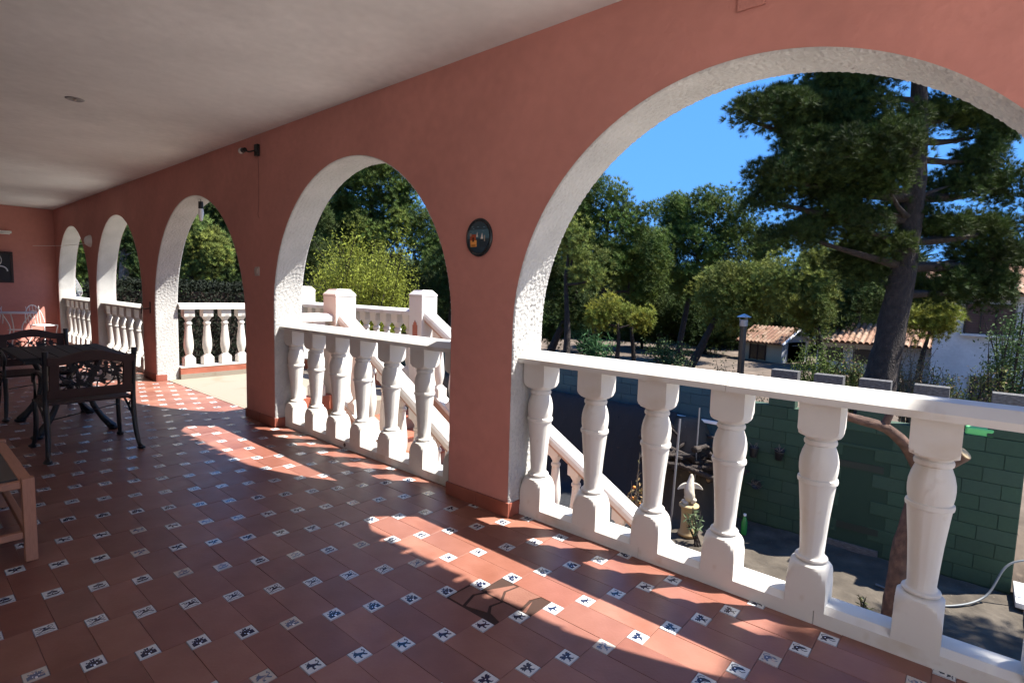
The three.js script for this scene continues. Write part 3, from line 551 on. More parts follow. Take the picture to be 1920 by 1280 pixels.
// =====================================================================  SMALL THINGS ON THE WALLS AND CEILING
{
  const c = document.createElement('canvas'); c.width = 192; c.height = 224; const g = c.getContext('2d');
  g.fillStyle = '#2a3c46'; g.fillRect(0, 0, 192, 224);
  g.fillStyle = '#41606c'; g.fillRect(0, 60, 192, 60); g.fillStyle = '#567480'; for (let k = 0; k < 14; k++) g.fillRect((k * 47) % 192, 20 + (k * 29) % 90, 18, 5);
  g.fillStyle = '#a0492b'; g.fillRect(26, 92, 56, 60); g.fillStyle = '#e6a04f'; g.fillRect(30, 132, 58, 44); g.fillStyle = '#4a2418'; g.fillRect(48, 112, 18, 30); g.fillStyle = '#d8cfc0'; g.beginPath(); g.moveTo(122, 124); g.lineTo(134, 82); g.lineTo(144, 124); g.fill(); g.beginPath(); g.moveTo(84, 110); g.lineTo(92, 74); g.lineTo(100, 110); g.fill();
  g.fillStyle = '#24323a'; g.fillRect(112, 128, 60, 50); g.fillStyle = '#9c8f80'; g.fillRect(150, 100, 8, 40); g.fillRect(20, 84, 20, 20); g.fillStyle = '#b5702c'; g.fillRect(38, 160, 40, 14);
  const m = new THREE.CanvasTexture(c); m.colorSpace = THREE.SRGBColorSpace;
  const t = thing('oval_plaque', 'oval glazed plaque with a dark village picture on the pillar', 'plaque', [W, 1.713, 2.39]);
  const face = new THREE.CylinderGeometry(1, 1, 0.014, 48, 1).rotateZ(Math.PI / 2).rotateX(0); 
  const disc = new THREE.SphereGeometry(1, 40, 16, 0, Math.PI * 2, 0, Math.PI / 2).rotateZ(Math.PI / 2); disc.scale(0.012, 0.094, 0.094); disc.scale(1, 1.07, 1); 
  { const p = disc.attributes.position, uv = disc.attributes.uv; for (let i = 0; i < p.count; i++) uv.setXY(i, 0.5 + p.getZ(i) / 0.19, 0.5 + p.getY(i) / 0.203); }
  disc.translate(-0.014, 0, 0);
  mesh('picture', disc, std(0xffffff, 0.18, { map: m }), t);
  mesh('rim', new THREE.TorusGeometry(0.1, 0.011, 10, 48).rotateY(Math.PI / 2).scale(1, 1.07, 1).translate(-0.011, 0, 0), std(lin(0.012, 0.017, 0.02), 0.25), t);
  void face;
}
{
  const t = thing('wall_lamp', 'stripped wall lamp socket with a bulb, high between two arches', 'lamp', [W, 2.67, 5.41]);
  mesh('back_box', new RoundedBoxGeometry(0.03, 0.11, 0.06, 1, 0.004).translate(-0.016, 0.003, 0), M.black, t);
  mesh('arm', limb(curve([new THREE.Vector3(-0.03, 0, 0), new THREE.Vector3(-0.08, -0.02, -0.03), new THREE.Vector3(-0.1, 0, -0.07)], 8), Array(9).fill(0.008), 6), M.black, t);
  mesh('socket', new THREE.CylinderGeometry(0.02, 0.024, 0.05, 14).rotateX(Math.PI / 2).translate(-0.1, 0, -0.09), M.black, t);
  mesh('bulb', new THREE.SphereGeometry(0.03, 14, 10).scale(1, 1, 1.25).translate(-0.1, 0, -0.145), std(lin(0.55, 0.5, 0.45), 0.25), t);
  mesh('wire', limb(curve([new THREE.Vector3(-0.004, -0.05, 0), new THREE.Vector3(-0.004, -0.3, 0.004), new THREE.Vector3(-0.005, -0.55, -0.004), new THREE.Vector3(-0.016, -0.60, 0.006), new THREE.Vector3(-0.004, -0.64, 0)], 20), Array(21).fill(0.0022), 5), M.skirt, t);
}
{
  const t = thing('light_switch', 'pale double light switch on the pillar between the second and third arches', 'switch', [W, 1.513, 5.46]);
  mesh('plate', new RoundedBoxGeometry(0.012, 0.088, 0.088, 1, 0.003).translate(-0.0062, 0, 0), std(lin(0.5, 0.42, 0.36), 0.4), t);
  for (const z of [-0.02, 0.02]) mesh('rocker', new RoundedBoxGeometry(0.008, 0.05, 0.032, 1, 0.002).rotateZ(0.06).translate(-0.0155, 0, z), std(lin(0.55, 0.47, 0.4), 0.35), t);
}
{
  const t = thing('junction_box', 'pink painted square junction box cover above the largest arch', 'box cover', [W, 2.66, 0.83]);
  mesh('cover', new RoundedBoxGeometry(0.01, 0.125, 0.115, 1, 0.002).translate(-0.0055, 0, 0), M.pink, t);
  mesh('screw', new THREE.CylinderGeometry(0.004, 0.004, 0.003, 8).rotateZ(Math.PI / 2).translate(-0.0115, -0.048, 0.044), M.pink, t);
}
{
  const t = thing('ceiling_spot', 'round recessed spotlight fitted flush in the white ceiling', 'spotlight', [1.095, CEIL, 5.65]);
  mesh('trim_ring', new THREE.LatheGeometry([[0.04, -0.004], [0.052, -0.009], [0.063, -0.004], [0.064, -0.0008]].map(([a, b]) => new THREE.Vector2(a, b)), 32), M.greyMetal, t);
  mesh('lamp_face', new THREE.CylinderGeometry(0.041, 0.041, 0.003, 24).translate(0, -0.0025, 0), std(lin(0.05, 0.035, 0.028), 0.3), t);
  mesh('bulb', new THREE.SphereGeometry(0.012, 10, 6).translate(0, -0.005, 0), std(lin(0.4, 0.33, 0.28), 0.3), t);
}
{
  const t = thing('pendant_bulb', 'white bulb in a black holder hanging from the third arch', 'bulb', [2.59, 2.4, 7.27]);
  mesh('cable', bar(new THREE.Vector3(0, 0, 0), new THREE.Vector3(0, -0.035, 0), 0.004), M.black, t);
  mesh('holder', new THREE.CylinderGeometry(0.026, 0.028, 0.085, 16).translate(0, -0.077, 0), M.black, t);
  mesh('bulb', new THREE.LatheGeometry([[0.001, -0.27], [0.014, -0.262], [0.022, -0.235], [0.03, -0.19], [0.031, -0.16], [0.027, -0.12]].map(([a, b]) => new THREE.Vector2(a, b)), 20), M.white, t);
}
{
  const t = thing('awning_bracket', 'rusty iron latch bracket on the pillar beside the fourth arch', 'bracket', [W, 1.02, 8.8]);
  mesh('plate', new RoundedBoxGeometry(0.008, 0.16, 0.035, 1, 0.002).translate(-0.0045, 0, 0), M.iron, t);
  mesh('hook', merge([limb(curve([new THREE.Vector3(-0.008, -0.01, 0), new THREE.Vector3(-0.05, -0.02, -0.1), new THREE.Vector3(-0.04, -0.01, -0.26)], 10), Array(11).fill(0.009), 6), bar(new THREE.Vector3(-0.04, 0.06, -0.22), new THREE.Vector3(-0.04, -0.1, -0.27), 0.008)]), M.iron, t);
}
{
  const t = thing('wall_light', 'round white bulkhead light between the fourth and last arches', 'lamp', [W, 2.06, 11.95]);
  mesh('base', new THREE.CylinderGeometry(0.1, 0.105, 0.03, 24).rotateZ(Math.PI / 2).translate(-0.0155, 0, 0), M.white, t);
  mesh('dome', new THREE.SphereGeometry(0.09, 20, 10, 0, 6.2832, 0, Math.PI / 2).rotateZ(Math.PI / 2).scale(0.7, 1, 1).translate(-0.031, 0, 0), M.white, t);
  tag(mesh('clothes_line', limb(curve([V(W - 0.02, 2.02, 12.0), V(2.3, 2.02, 13.5), V(2.1, 2.05, 14.955)], 16), Array(17).fill(0.004), 5), M.white), 'thin pale line strung across the last arch to the end wall', 'line');
}
{
  const t = thing('tube_lamp', 'white tube lamp fixed high on the far end wall', 'lamp', [1.25, 2.29, 14.96]);
  mesh('batten', new RoundedBoxGeometry(1.06, 0.05, 0.05, 1, 0.006).translate(0, 0, 0.0255), M.white, t);
  mesh('tube', new THREE.CylinderGeometry(0.014, 0.014, 1.0, 12).rotateZ(Math.PI / 2).translate(0, -0.035, 0.06), M.white, t);
}
{
  const t = thing('wall_picture', 'dark framed panel with white ironwork on the end wall', 'picture', [1.47, 1.585, 14.96]);
  for (const [a, b, c, d] of [[-0.31, 0.31, 0.27, 0.31], [-0.31, 0.31, -0.31, -0.27], [-0.31, -0.27, -0.269, 0.269], [0.27, 0.31, -0.269, 0.269]]) mesh('frame', new RoundedBoxGeometry(b - a, d - c, 0.03, 1, 0.004).translate((a + b) / 2, (c + d) / 2, 0.0155), std(lin(0.03, 0.012, 0.01), 0.5), t);
  mesh('panel', new THREE.BoxGeometry(0.54, 0.54, 0.012).translate(0, 0, 0.0075), M.black, t);
  mesh('ironwork', merge([new THREE.TorusGeometry(0.1, 0.012, 6, 24, 4.4).translate(0.12, -0.08, 0.02), new THREE.TorusGeometry(0.06, 0.012, 6, 20).scale(0.6, 1.3, 1).translate(0.1, 0.14, 0.02), bar(new THREE.Vector3(-0.2, 0.1, 0.02), new THREE.Vector3(0.02, -0.1, 0.02), 0.012)]), M.whiteWire, t);
}

// =====================================================================  TREES  (trunk points and crown masses in metres: [x, y, d] and [x, y, d, half width, half height])
const TREES = [
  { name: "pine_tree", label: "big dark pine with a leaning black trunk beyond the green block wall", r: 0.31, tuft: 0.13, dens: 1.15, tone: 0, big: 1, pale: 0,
    trunk: [[12.81,-0.65,1.44],[12.91,-0.14,1.4],[13.07,0.62,1.32],[13.33,2.11,1.22],[13.51,3.38,1.19],[13.63,4.44,1.19],[13.71,5.5,1.26],[13.75,6.77,1.38]],
    crown: [[11.94,4.99,2.94,0.83,0.52],[11.04,4.79,3.65,0.41,0.37],[12.94,5.64,2.47,0.92,0.45],[11.67,4.02,2.49,0.85,0.4],[11.35,3.69,3.13,0.56,0.31],[12.09,4.14,1.71,0.64,0.41],[12.23,3.56,1.48,0.49,0.33],[11.28,3.27,3.3,0.33,0.19],[12.51,2.94,2.3,1.11,0.28],[11.94,2.68,2.92,0.64,0.23],[12.97,2.57,1.7,0.53,0.38],[13.21,2.11,1.97,0.5,0.33],[14.73,5.29,0.65,0.83,0.4],[15.45,4.99,0.07,0.5,0.34],[14.33,3.82,0.6,0.56,0.3],[15.82,3.99,-0.18,0.48,0.51],[14.98,2.95,0.04,0.68,0.26],[15.72,2.45,-0.44,0.45,0.29],[14.05,2.89,0.64,0.54,0.24],[14.56,1.79,0.36,0.61,0.31],[15.02,1.75,-0.19,0.5,0.29],[14.01,1.66,0.67,0.3,0.24],[12.34,4.75,2.13,0.77,0.41],[12.16,3.54,2.32,0.77,0.29],[12.94,4.78,1.43,0.37,0.35],[13.91,3.23,1.31,0.44,0.37],[15.04,4.4,0.32,0.61,0.33],[14.94,2.41,0.16,0.56,0.24],[12.47,4.65,2.89,0.65,0.43],[13.84,6.75,1.58,1.62,0.65],[15.56,6.6,0.33,1.13,0.62],[12.98,6.45,2.54,0.97,0.49]] },
  { name: "pine_tree", label: "tall rounded pine just right of the largest arch pillar", r: 0.2, tuft: 0.34, dens: 1, tone: 1, big: 0, pale: 0,
    trunk: [[20.3,-2.1,12.86],[20.42,-0.69,12.93],[20.77,1.2,12.77],[21.02,3.09,12.75],[21.19,4.97,12.81]],
    crown: [[20.91,5.47,13.21,1.56,1.04],[21.78,4.53,12.06,1.3,0.94],[20.37,3.88,13.62,1.3,1.06],[22.21,3.14,11.37,1.09,1.18],[20.92,2.61,12.8,1.56,1.06],[22.18,1.73,11.21,0.9,0.71],[20.13,2.23,13.66,0.66,0.66],[19.96,4.91,14.24,0.94,1.42]] },
  { name: "pine_tree", label: "wide pine crown in the middle of the largest arch", r: 0.2, tuft: 0.36, dens: 1, tone: 1, big: 0, pale: 0,
    trunk: [[25.7,-2.41,11.16],[25.88,-0.82,11.17],[26.26,1.31,11.02],[26.68,3.43,10.83]],
    crown: [[26.44,5.53,11.4,1.46,0.96],[27.47,5.37,10.18,1.54,1.11],[25.93,4.06,11.79,1.46,1.19],[27.56,3.74,9.84,1.75,1.01],[28.71,4.18,8.57,1.27,0.96],[26.62,2.25,10.73,1.46,0.96]] },
  { name: "pine_tree", label: "small yellow green pine with low sunlit tufts behind the balustrade", r: 0.12, tuft: 0.26, dens: 1.3, tone: 3, big: 0, pale: 0,
    trunk: [[17.56,-1.49,9.98],[17.68,-0.31,10.0],[17.69,0.47,10.09]],
    crown: [[17.61,0.8,10.24,0.75,0.35],[18.21,0.45,9.49,0.39,0.24],[17.21,0.45,10.66,0.39,0.28]] },
  { name: "pine_tree", label: "leaning pine with grey green sunlit boughs left of the chimney pipe", r: 0.2, tuft: 0.28, dens: 1.1, tone: 2, big: 0, pale: 0,
    trunk: [[20.22,-1.66,8.39],[20.57,-0.72,8.12],[20.96,0.32,7.81],[21.34,1.26,7.5]],
    crown: [[21.09,1.76,7.85,0.93,0.62],[21.91,2.0,6.93,1.07,0.74],[22.42,1.41,6.26,0.95,0.66],[21.51,0.76,7.22,0.95,0.45],[21.19,1.05,7.64,0.83,0.5]] },
  { name: "pine_tree", label: "bushy pine with yellow green boughs above the little shed", r: 0.16, tuft: 0.27, dens: 1.1, tone: 2, big: 0, pale: 0,
    trunk: [[21.45,-0.95,3.98],[21.41,-0.03,4.16],[21.24,1.08,4.5]],
    crown: [[20.94,2.27,5.02,0.97,0.67],[21.42,1.74,4.38,0.71,0.56],[20.74,1.24,5.11,0.86,0.52],[21.63,2.77,4.28,0.86,0.52],[21.23,0.89,4.49,0.75,0.41]] },
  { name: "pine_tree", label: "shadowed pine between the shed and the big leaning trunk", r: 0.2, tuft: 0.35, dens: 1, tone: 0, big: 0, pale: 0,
    trunk: [[30.43,-1.76,4.19],[30.46,-0.49,4.33],[30.66,2.06,4.46]],
    crown: [[30.69,3.33,4.6,1.53,1.28],[30.01,1.52,5.14,1.41,1.07],[31.1,1.57,3.88,1.15,1.28],[29.69,-0.02,5.3,1.28,0.56]] },
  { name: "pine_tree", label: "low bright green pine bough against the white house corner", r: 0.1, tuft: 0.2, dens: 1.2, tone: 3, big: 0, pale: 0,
    trunk: [[17.37,-0.68,1.06],[17.48,0.01,1.03],[17.65,0.7,0.93]],
    crown: [[17.77,1.09,0.83,0.58,0.3],[17.5,0.86,1.12,0.5,0.25],[17.88,0.78,0.67,0.39,0.19]] },
  { name: "pine_tree", label: "dark pine with a forked leaning trunk beside the arch pillar", r: 0.2, tuft: 0.34, dens: 1, tone: 0, big: 0, pale: 0,
    trunk: [[17.45,-1.65,13.17],[17.84,-0.34,12.9],[18.24,0.75,12.57],[18.51,1.84,12.42]],
    crown: [[18.0,1.6,12.97,0.97,0.97],[18.54,0.98,12.27,0.97,0.76],[17.66,3.09,13.59,1.3,1.3],[17.59,4.59,13.87,1.08,1.3]] },
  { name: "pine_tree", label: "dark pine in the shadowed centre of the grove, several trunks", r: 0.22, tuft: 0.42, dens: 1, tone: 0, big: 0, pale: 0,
    trunk: [[29.68,-3.14,14.13],[29.85,-1.26,14.19],[30.06,1.25,14.3]],
    crown: [[30.04,0.93,14.27,2.04,1.26],[31.05,0.51,13.04,1.73,1.1],[29.26,1.68,15.29,1.57,1.42],[31.81,-0.55,12.0,1.42,0.69]] },
  { name: "pine_tree", label: "dark pine behind the shed roof", r: 0.22, tuft: 0.48, dens: 1, tone: 0, big: 0, pale: 0,
    trunk: [[37.76,-2.81,10.92],[37.94,-1.05,10.95],[38.16,1.42,11.05]],
    crown: [[38.15,0.37,10.91,2.65,1.34],[36.71,-0.75,12.43,1.77,0.88],[39.75,0.09,9.01,2.12,1.24],[35.83,-0.09,13.56,1.77,1.06]] },
  { name: "pine_tree", label: "dark low pine filling the shade behind the leaning trunks at left", r: 0.16, tuft: 0.4, dens: 1, tone: 0, big: 0, pale: 0,
    trunk: [[24.68,-2.71,16.93],[24.7,-1.54,17.07],[24.73,-0.07,17.23]],
    crown: [[24.67,0.22,17.35,1.47,0.88],[25.62,-0.03,16.21,1.33,0.77],[24.24,-0.68,17.72,0.88,0.65]] },
  { name: "pine_tree", label: "dark low pine behind the small yellow green pine", r: 0.16, tuft: 0.42, dens: 1, tone: 0, big: 0, pale: 0,
    trunk: [[30.05,-2.99,15.26],[30.09,-1.7,15.39],[30.09,-0.09,15.62]],
    crown: [[29.84,-0.74,15.81,1.3,0.65],[30.82,-0.22,14.75,1.62,0.91],[29.69,0.38,16.15,1.3,0.71]] },
  { name: "pine_tree", label: "dark low pine just left of the chimney pipe top", r: 0.16, tuft: 0.4, dens: 1, tone: 0, big: 0, pale: 0,
    trunk: [[30.61,-2.62,11.57],[30.61,-1.41,11.74],[30.65,0.11,11.91]],
    crown: [[30.22,-0.52,12.32,1.37,0.67],[31.23,-0.23,11.18,1.52,0.79],[29.86,0.22,12.84,1.22,0.67]] },
  { name: "pine_tree", label: "dark low pine right of the shed gable", r: 0.16, tuft: 0.42, dens: 1, tone: 0, big: 0, pale: 0,
    trunk: [[37.78,-2.65,6.3],[37.76,-1.36,6.5],[37.71,0.25,6.78]],
    crown: [[37.39,0.08,7.14,1.46,0.91],[38.56,0.29,5.8,1.46,0.97],[36.86,0.21,7.76,1.3,0.84],[39.6,0.01,4.55,1.3,0.84]] },
  { name: "pine_tree", label: "slender bare stemmed pine between the leaning trunks", r: 0.13, tuft: 0.36, dens: 1, tone: 1, big: 0, pale: 0,
    trunk: [[23.41,-2.33,12.29],[23.42,-0.8,12.49],[23.42,1.23,12.78],[23.46,2.75,12.94]],
    crown: [[23.47,2.24,12.86,0.92,0.72],[23.19,3.25,13.33,0.92,0.77],[23.89,3.91,12.61,0.92,0.77]] },
  { name: "pine_tree", label: "tall pine with bright tufts hanging at the left edge of the largest arch", r: 0.16, tuft: 0.27, dens: 1.2, tone: 2, big: 0, pale: 0,
    trunk: [[13.89,-1.11,9.68],[14.0,0.23,9.74],[14.04,1.89,9.92]],
    crown: [[14.24,2.73,9.8,0.53,0.43],[14.44,2.24,9.51,0.57,0.33],[14.1,3.22,10.03,0.43,0.5],[14.58,1.91,9.29,0.47,0.27]] },
  { name: "pine_tree", label: "large pine filling the top of the second arch", r: 0.3, tuft: 0.32, dens: 1, tone: 1, big: 0, pale: 0,
    trunk: [[13.07,0.09,18.51],[13.12,1.38,18.63],[13.15,3.1,18.84],[13.16,4.82,19.06]],
    crown: [[13.18,6.54,19.28,1.95,0.97],[13.48,5.48,18.79,1.43,0.91],[12.38,4.57,19.94,1.19,0.97],[14.13,4.43,17.88,1.19,1.08],[13.17,3.64,18.88,1.62,0.91],[14.62,3.06,17.11,0.91,1.19],[11.95,3.05,20.23,0.97,0.86]] },
  { name: "pine_tree", label: "dark pine at the right of the second arch beside the pillar", r: 0.22, tuft: 0.32, dens: 1, tone: 0, big: 0, pale: 0,
    trunk: [[13.73,0.1,14.66],[13.77,1.46,14.8],[13.77,2.83,15.0]],
    crown: [[13.61,1.46,14.99,0.71,0.88],[14.0,2.84,14.73,0.88,1.18],[13.27,1.05,15.33,0.59,0.51]] },
  { name: "pine_tree", label: "dark pine behind the yellow bush at the left of the second arch", r: 0.22, tuft: 0.3, dens: 1, tone: 0, big: 0, pale: 0,
    trunk: [[10.01,0.21,17.47],[10.04,1.33,17.59],[10.07,2.44,17.71]],
    crown: [[10.05,2.25,17.71,0.78,0.93],[9.68,3.35,18.29,1.03,1.12],[10.57,1.72,17.03,0.75,0.56]] },
  { name: "pine_tree", label: "pine with layered sunlit boughs at the left of the third arch", r: 0.16, tuft: 0.25, dens: 1.3, tone: 2, big: 0, pale: 0,
    trunk: [[6.61,0.15,19.87],[6.73,1.56,19.93],[6.85,2.97,20.0]],
    crown: [[6.91,3.11,19.94,0.71,0.32],[7.19,2.49,19.53,0.74,0.32],[6.78,2.12,19.95,0.6,0.25],[6.69,1.7,20.0,0.53,0.25],[7.26,1.93,19.37,0.53,0.21],[6.66,2.7,20.17,0.53,0.32]] },
  { name: "pine_tree", label: "tall dark pine at the right of the third arch", r: 0.24, tuft: 0.34, dens: 1, tone: 0, big: 0, pale: 0,
    trunk: [[9.75,-0.14,23.89],[9.81,1.66,24.07],[9.87,3.46,24.25]],
    crown: [[9.82,4.13,24.41,1.02,1.02],[10.04,2.79,23.95,0.95,1.02],[9.57,2.1,24.41,0.9,0.79],[10.06,1.67,23.78,0.81,0.68],[9.4,4.67,24.97,0.9,0.63]] },
  { name: "pine_tree", label: "pine with pale sunlit trunk seen through the fourth arch", r: 0.26, tuft: 0.34, dens: 1, tone: 0, big: 0, pale: 1,
    trunk: [[7.0,0.36,28.7],[7.07,2.0,28.85],[7.1,3.41,29.02]],
    crown: [[7.3,3.77,28.83,0.85,0.8],[7.48,2.72,28.48,0.71,0.75],[6.9,3.4,29.25,0.71,0.85]] },
  { name: "pine_tree", label: "second pale trunked pine seen through the fourth arch", r: 0.16, tuft: 0.34, dens: 1, tone: 0, big: 0, pale: 1,
    trunk: [[8.11,0.24,32.02],[8.18,2.09,32.19],[8.21,3.41,32.34]],
    crown: [[8.49,2.1,31.83,0.64,1.06],[8.71,3.69,31.8,1.06,1.06]] },
  { name: "pine_tree", label: "green pine seen through the last arch", r: 0.2, tuft: 0.34, dens: 1.2, tone: 1, big: 0, pale: 0,
    trunk: [[6.0,0.55,29.89],[6.05,1.95,30.03]],
    crown: [[6.02,2.89,30.19,0.61,0.75],[5.84,1.71,30.24,0.57,0.47],[6.22,2.2,29.87,0.61,0.94]] },
];

// ---------- vegetation builders
const barkMat = std(lin(0.06, 0.042, 0.032), 0.95, { bumpMap: T.bark, bumpScale: 0.03, map: scaled(T.soil, 0.9) });
const barkPale = std(lin(0.30, 0.26, 0.21), 0.95, { bumpMap: T.bark, bumpScale: 0.02, map: scaled(T.soil, 0.9) });
const leafMat = new THREE.MeshPhysicalMaterial({ color: 0xffffff, roughness: 0.75, side: THREE.DoubleSide, transmission: 0.2, thickness: 0, specularIntensity: 0.25 });
function tuftGeo(n, wide, sd) {                 // a brush of needles pointing up, unit length
  srand(sd); const p = [];
  for (let i = 0; i < n; i++) {
    const a = rr(0, 6.283), t = Math.sqrt(rnd()) * 1.15, L = rr(0.7, 1.1), dx = Math.sin(t) * Math.cos(a), dz = Math.sin(t) * Math.sin(a), dy = Math.cos(t);
    const b = a + 1.57 + rr(-0.6, 0.6), w = wide * rr(0.7, 1.3), o = rr(0, 0.25);
    const bx = dx * o, by = dy * o - 0.15, bz = dz * o;
    p.push(bx - Math.cos(b) * w, by, bz - Math.sin(b) * w, bx + Math.cos(b) * w, by, bz + Math.sin(b) * w, dx * L, dy * L - 0.15, dz * L);
  }
  const g = new THREE.BufferGeometry(); g.setAttribute('position', new THREE.Float32BufferAttribute(p, 3)); g.setAttribute('uv', new THREE.Float32BufferAttribute(new Float32Array(p.length / 3 * 2), 2)); g.computeVertexNormals(); return g;
}
const TUFTS = [tuftGeo(18, 0.055, 3), tuftGeo(24, 0.035, 5)];
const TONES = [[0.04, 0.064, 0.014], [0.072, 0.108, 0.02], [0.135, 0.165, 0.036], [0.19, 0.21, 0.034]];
const _o = new THREE.Object3D(), _up = new THREE.Vector3(0, 1, 0), _q = new THREE.Quaternion(), _c = new THREE.Color();
function instances(name, geo, list, parent, m = leafMat) {
  const im = new THREE.InstancedMesh(geo, m, list.length); im.castShadow = im.receiveShadow = true; im.name = name;
  list.forEach((e, i) => { _o.position.copy(e.p); _o.quaternion.copy(e.q); _o.scale.setScalar(e.s); if (e.sv) _o.scale.copy(e.sv); _o.updateMatrix(); im.setMatrixAt(i, _o.matrix); im.setColorAt(i, _c.setRGB(...e.c)); });
  im.userData.kind = 'stuff'; parent.add(im); return im;
}
function dirRand() { const z = rr(-1, 1), a = rr(0, 6.283), r = Math.sqrt(1 - z * z); return new THREE.Vector3(r * Math.cos(a), z, r * Math.sin(a)); }
function pine(T0, sd) {
  srand(sd);
  const t = thing(T0.name, T0.label, 'tree', [0, 0, 0], T0.group || 'pine trees around the house');
  const tr = T0.trunk.map((p) => V(...p)), base = tr[0].clone(); base.y = T0.foot ?? -2.1;
  const spine = curve([base, ...tr], 22), n = spine.length;
  const wood = [limb(spine, spine.map((_, i) => T0.r * (1.12 - 0.78 * i / (n - 1)) * (i === 0 ? 1.35 : 1)), 12, 0.25)];
  const list = []; const tone = TONES[T0.tone];
  for (const [x, y, d, rx, ry] of T0.crown) {
    const c = V(x, y, d), rz = Math.max(rx, ry) * rr(0.8, 1.1);
    // limb from the trunk to this mass
    let bi = 0, best = 1e9; spine.forEach((p, i) => { const s = p.distanceTo(c) + Math.max(0, p.y - c.y + 0.2) * 2; if (s < best && i > 4) { best = s; bi = i; } });
    const a = spine[bi], mid = a.clone().lerp(c, 0.5); mid.y -= best * 0.06 * rr(0.2, 1); mid.x += gauss() * 0.1; mid.z += gauss() * 0.1;
    const r0 = Math.min(T0.r * 0.4, 0.03 + best * 0.028);
    wood.push(limb(curve([a, mid, c], 8), [1, .9, .8, .72, .62, .52, .42, .32, .22].map((k) => k * r0), 6, 0.2));
    // puffs inside the mass, tufts on the puffs
    const ts = T0.big ? T0.tuft : T0.tuft * 0.62, pr = (T0.big ? 0.36 : T0.tuft * 2.0) * rr(0.9, 1.1), vol = Math.cbrt(rx * ry * rz), np = Math.max(5, Math.round(7 * T0.dens * Math.pow(vol / pr, 2.1)));
    for (let k = 0; k < np; k++) {
      const u = dirRand(), s = Math.pow(rnd(), 0.45), pc = new THREE.Vector3(c.x + u.x * rx * s, c.y + u.y * ry * s, c.z + u.z * rz * s), R = pr * rr(0.65, 1.2);
      const shade = rr(0.65, 1.4), warm = rr(-0.12, 0.16);
      if (k % 3 === 0) wood.push(limb([c.clone().lerp(pc, 0.05), pc], [r0 * 0.2, 0.008], 4));
      const m = T0.big ? 84 : 62;
      for (let i = 0; i < m; i++) {
        const v = dirRand(); if (v.y < -0.35 && rnd() < 0.7) v.y *= -1;
        const p = pc.clone().addScaledVector(v, R * Math.pow(rnd(), 0.4)); p.y -= 0.05 * R;
        const out = v.clone().multiplyScalar(0.8).add(new THREE.Vector3(gauss() * 0.25, 0.5, gauss() * 0.25)).normalize();
        const q = new THREE.Quaternion().setFromUnitVectors(_up, out), k2 = shade * rr(0.78, 1.22);
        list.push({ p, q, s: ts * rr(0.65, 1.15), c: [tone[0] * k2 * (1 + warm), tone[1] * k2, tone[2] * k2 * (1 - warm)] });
      }
    }
  }
  mesh('trunk', merge(wood), T0.pale ? barkPale : barkMat, t);
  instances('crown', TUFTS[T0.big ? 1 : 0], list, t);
  return list.length;
}
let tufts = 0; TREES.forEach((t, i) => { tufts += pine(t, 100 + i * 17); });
// the pine whose branches shade the right-hand end of the nearest balustrade stands outside the picture, to the right
tufts += pine({ name: 'pine_tree', label: 'pine standing in the garden to the right of the picture', r: 0.16, tuft: 0.14, dens: 0.7, tone: 0, big: 1, foot: -2.4,
  trunk: [[6.6, -1, -4.2], [6.5, 1.5, -4.1], [6.2, 4.0, -3.9], [6.1, 6.5, -3.8]],
  crown: [[4.72, 5.1, -2.25, 0.2, 0.14], [4.55, 5.45, -2.35, 0.05, 0.05], [5.6, 6.3, -3.9, 0.6, 0.4], [6.4, 7.6, -4.3, 1.0, 0.6], [7.6, 5.9, -3.9, 0.8, 0.5], [5.6, 4.6, -4.6, 0.7, 0.4], [10.2, 4.9, -3.6, 1.5, 0.6], [8.8, 6.2, -4.0, 1.0, 0.5]] }, 999);

const LEAF = (() => { const g = new THREE.BufferGeometry(); g.setAttribute('position', new THREE.Float32BufferAttribute([0, 0, 0, 0.24, 0.5, 0.05, 0, 1, 0, 0, 0, 0, 0, 1, 0, -0.24, 0.5, 0.05], 3)); g.setAttribute('uv', new THREE.Float32BufferAttribute(new Float32Array(12), 2)); g.computeVertexNormals(); return g; })();
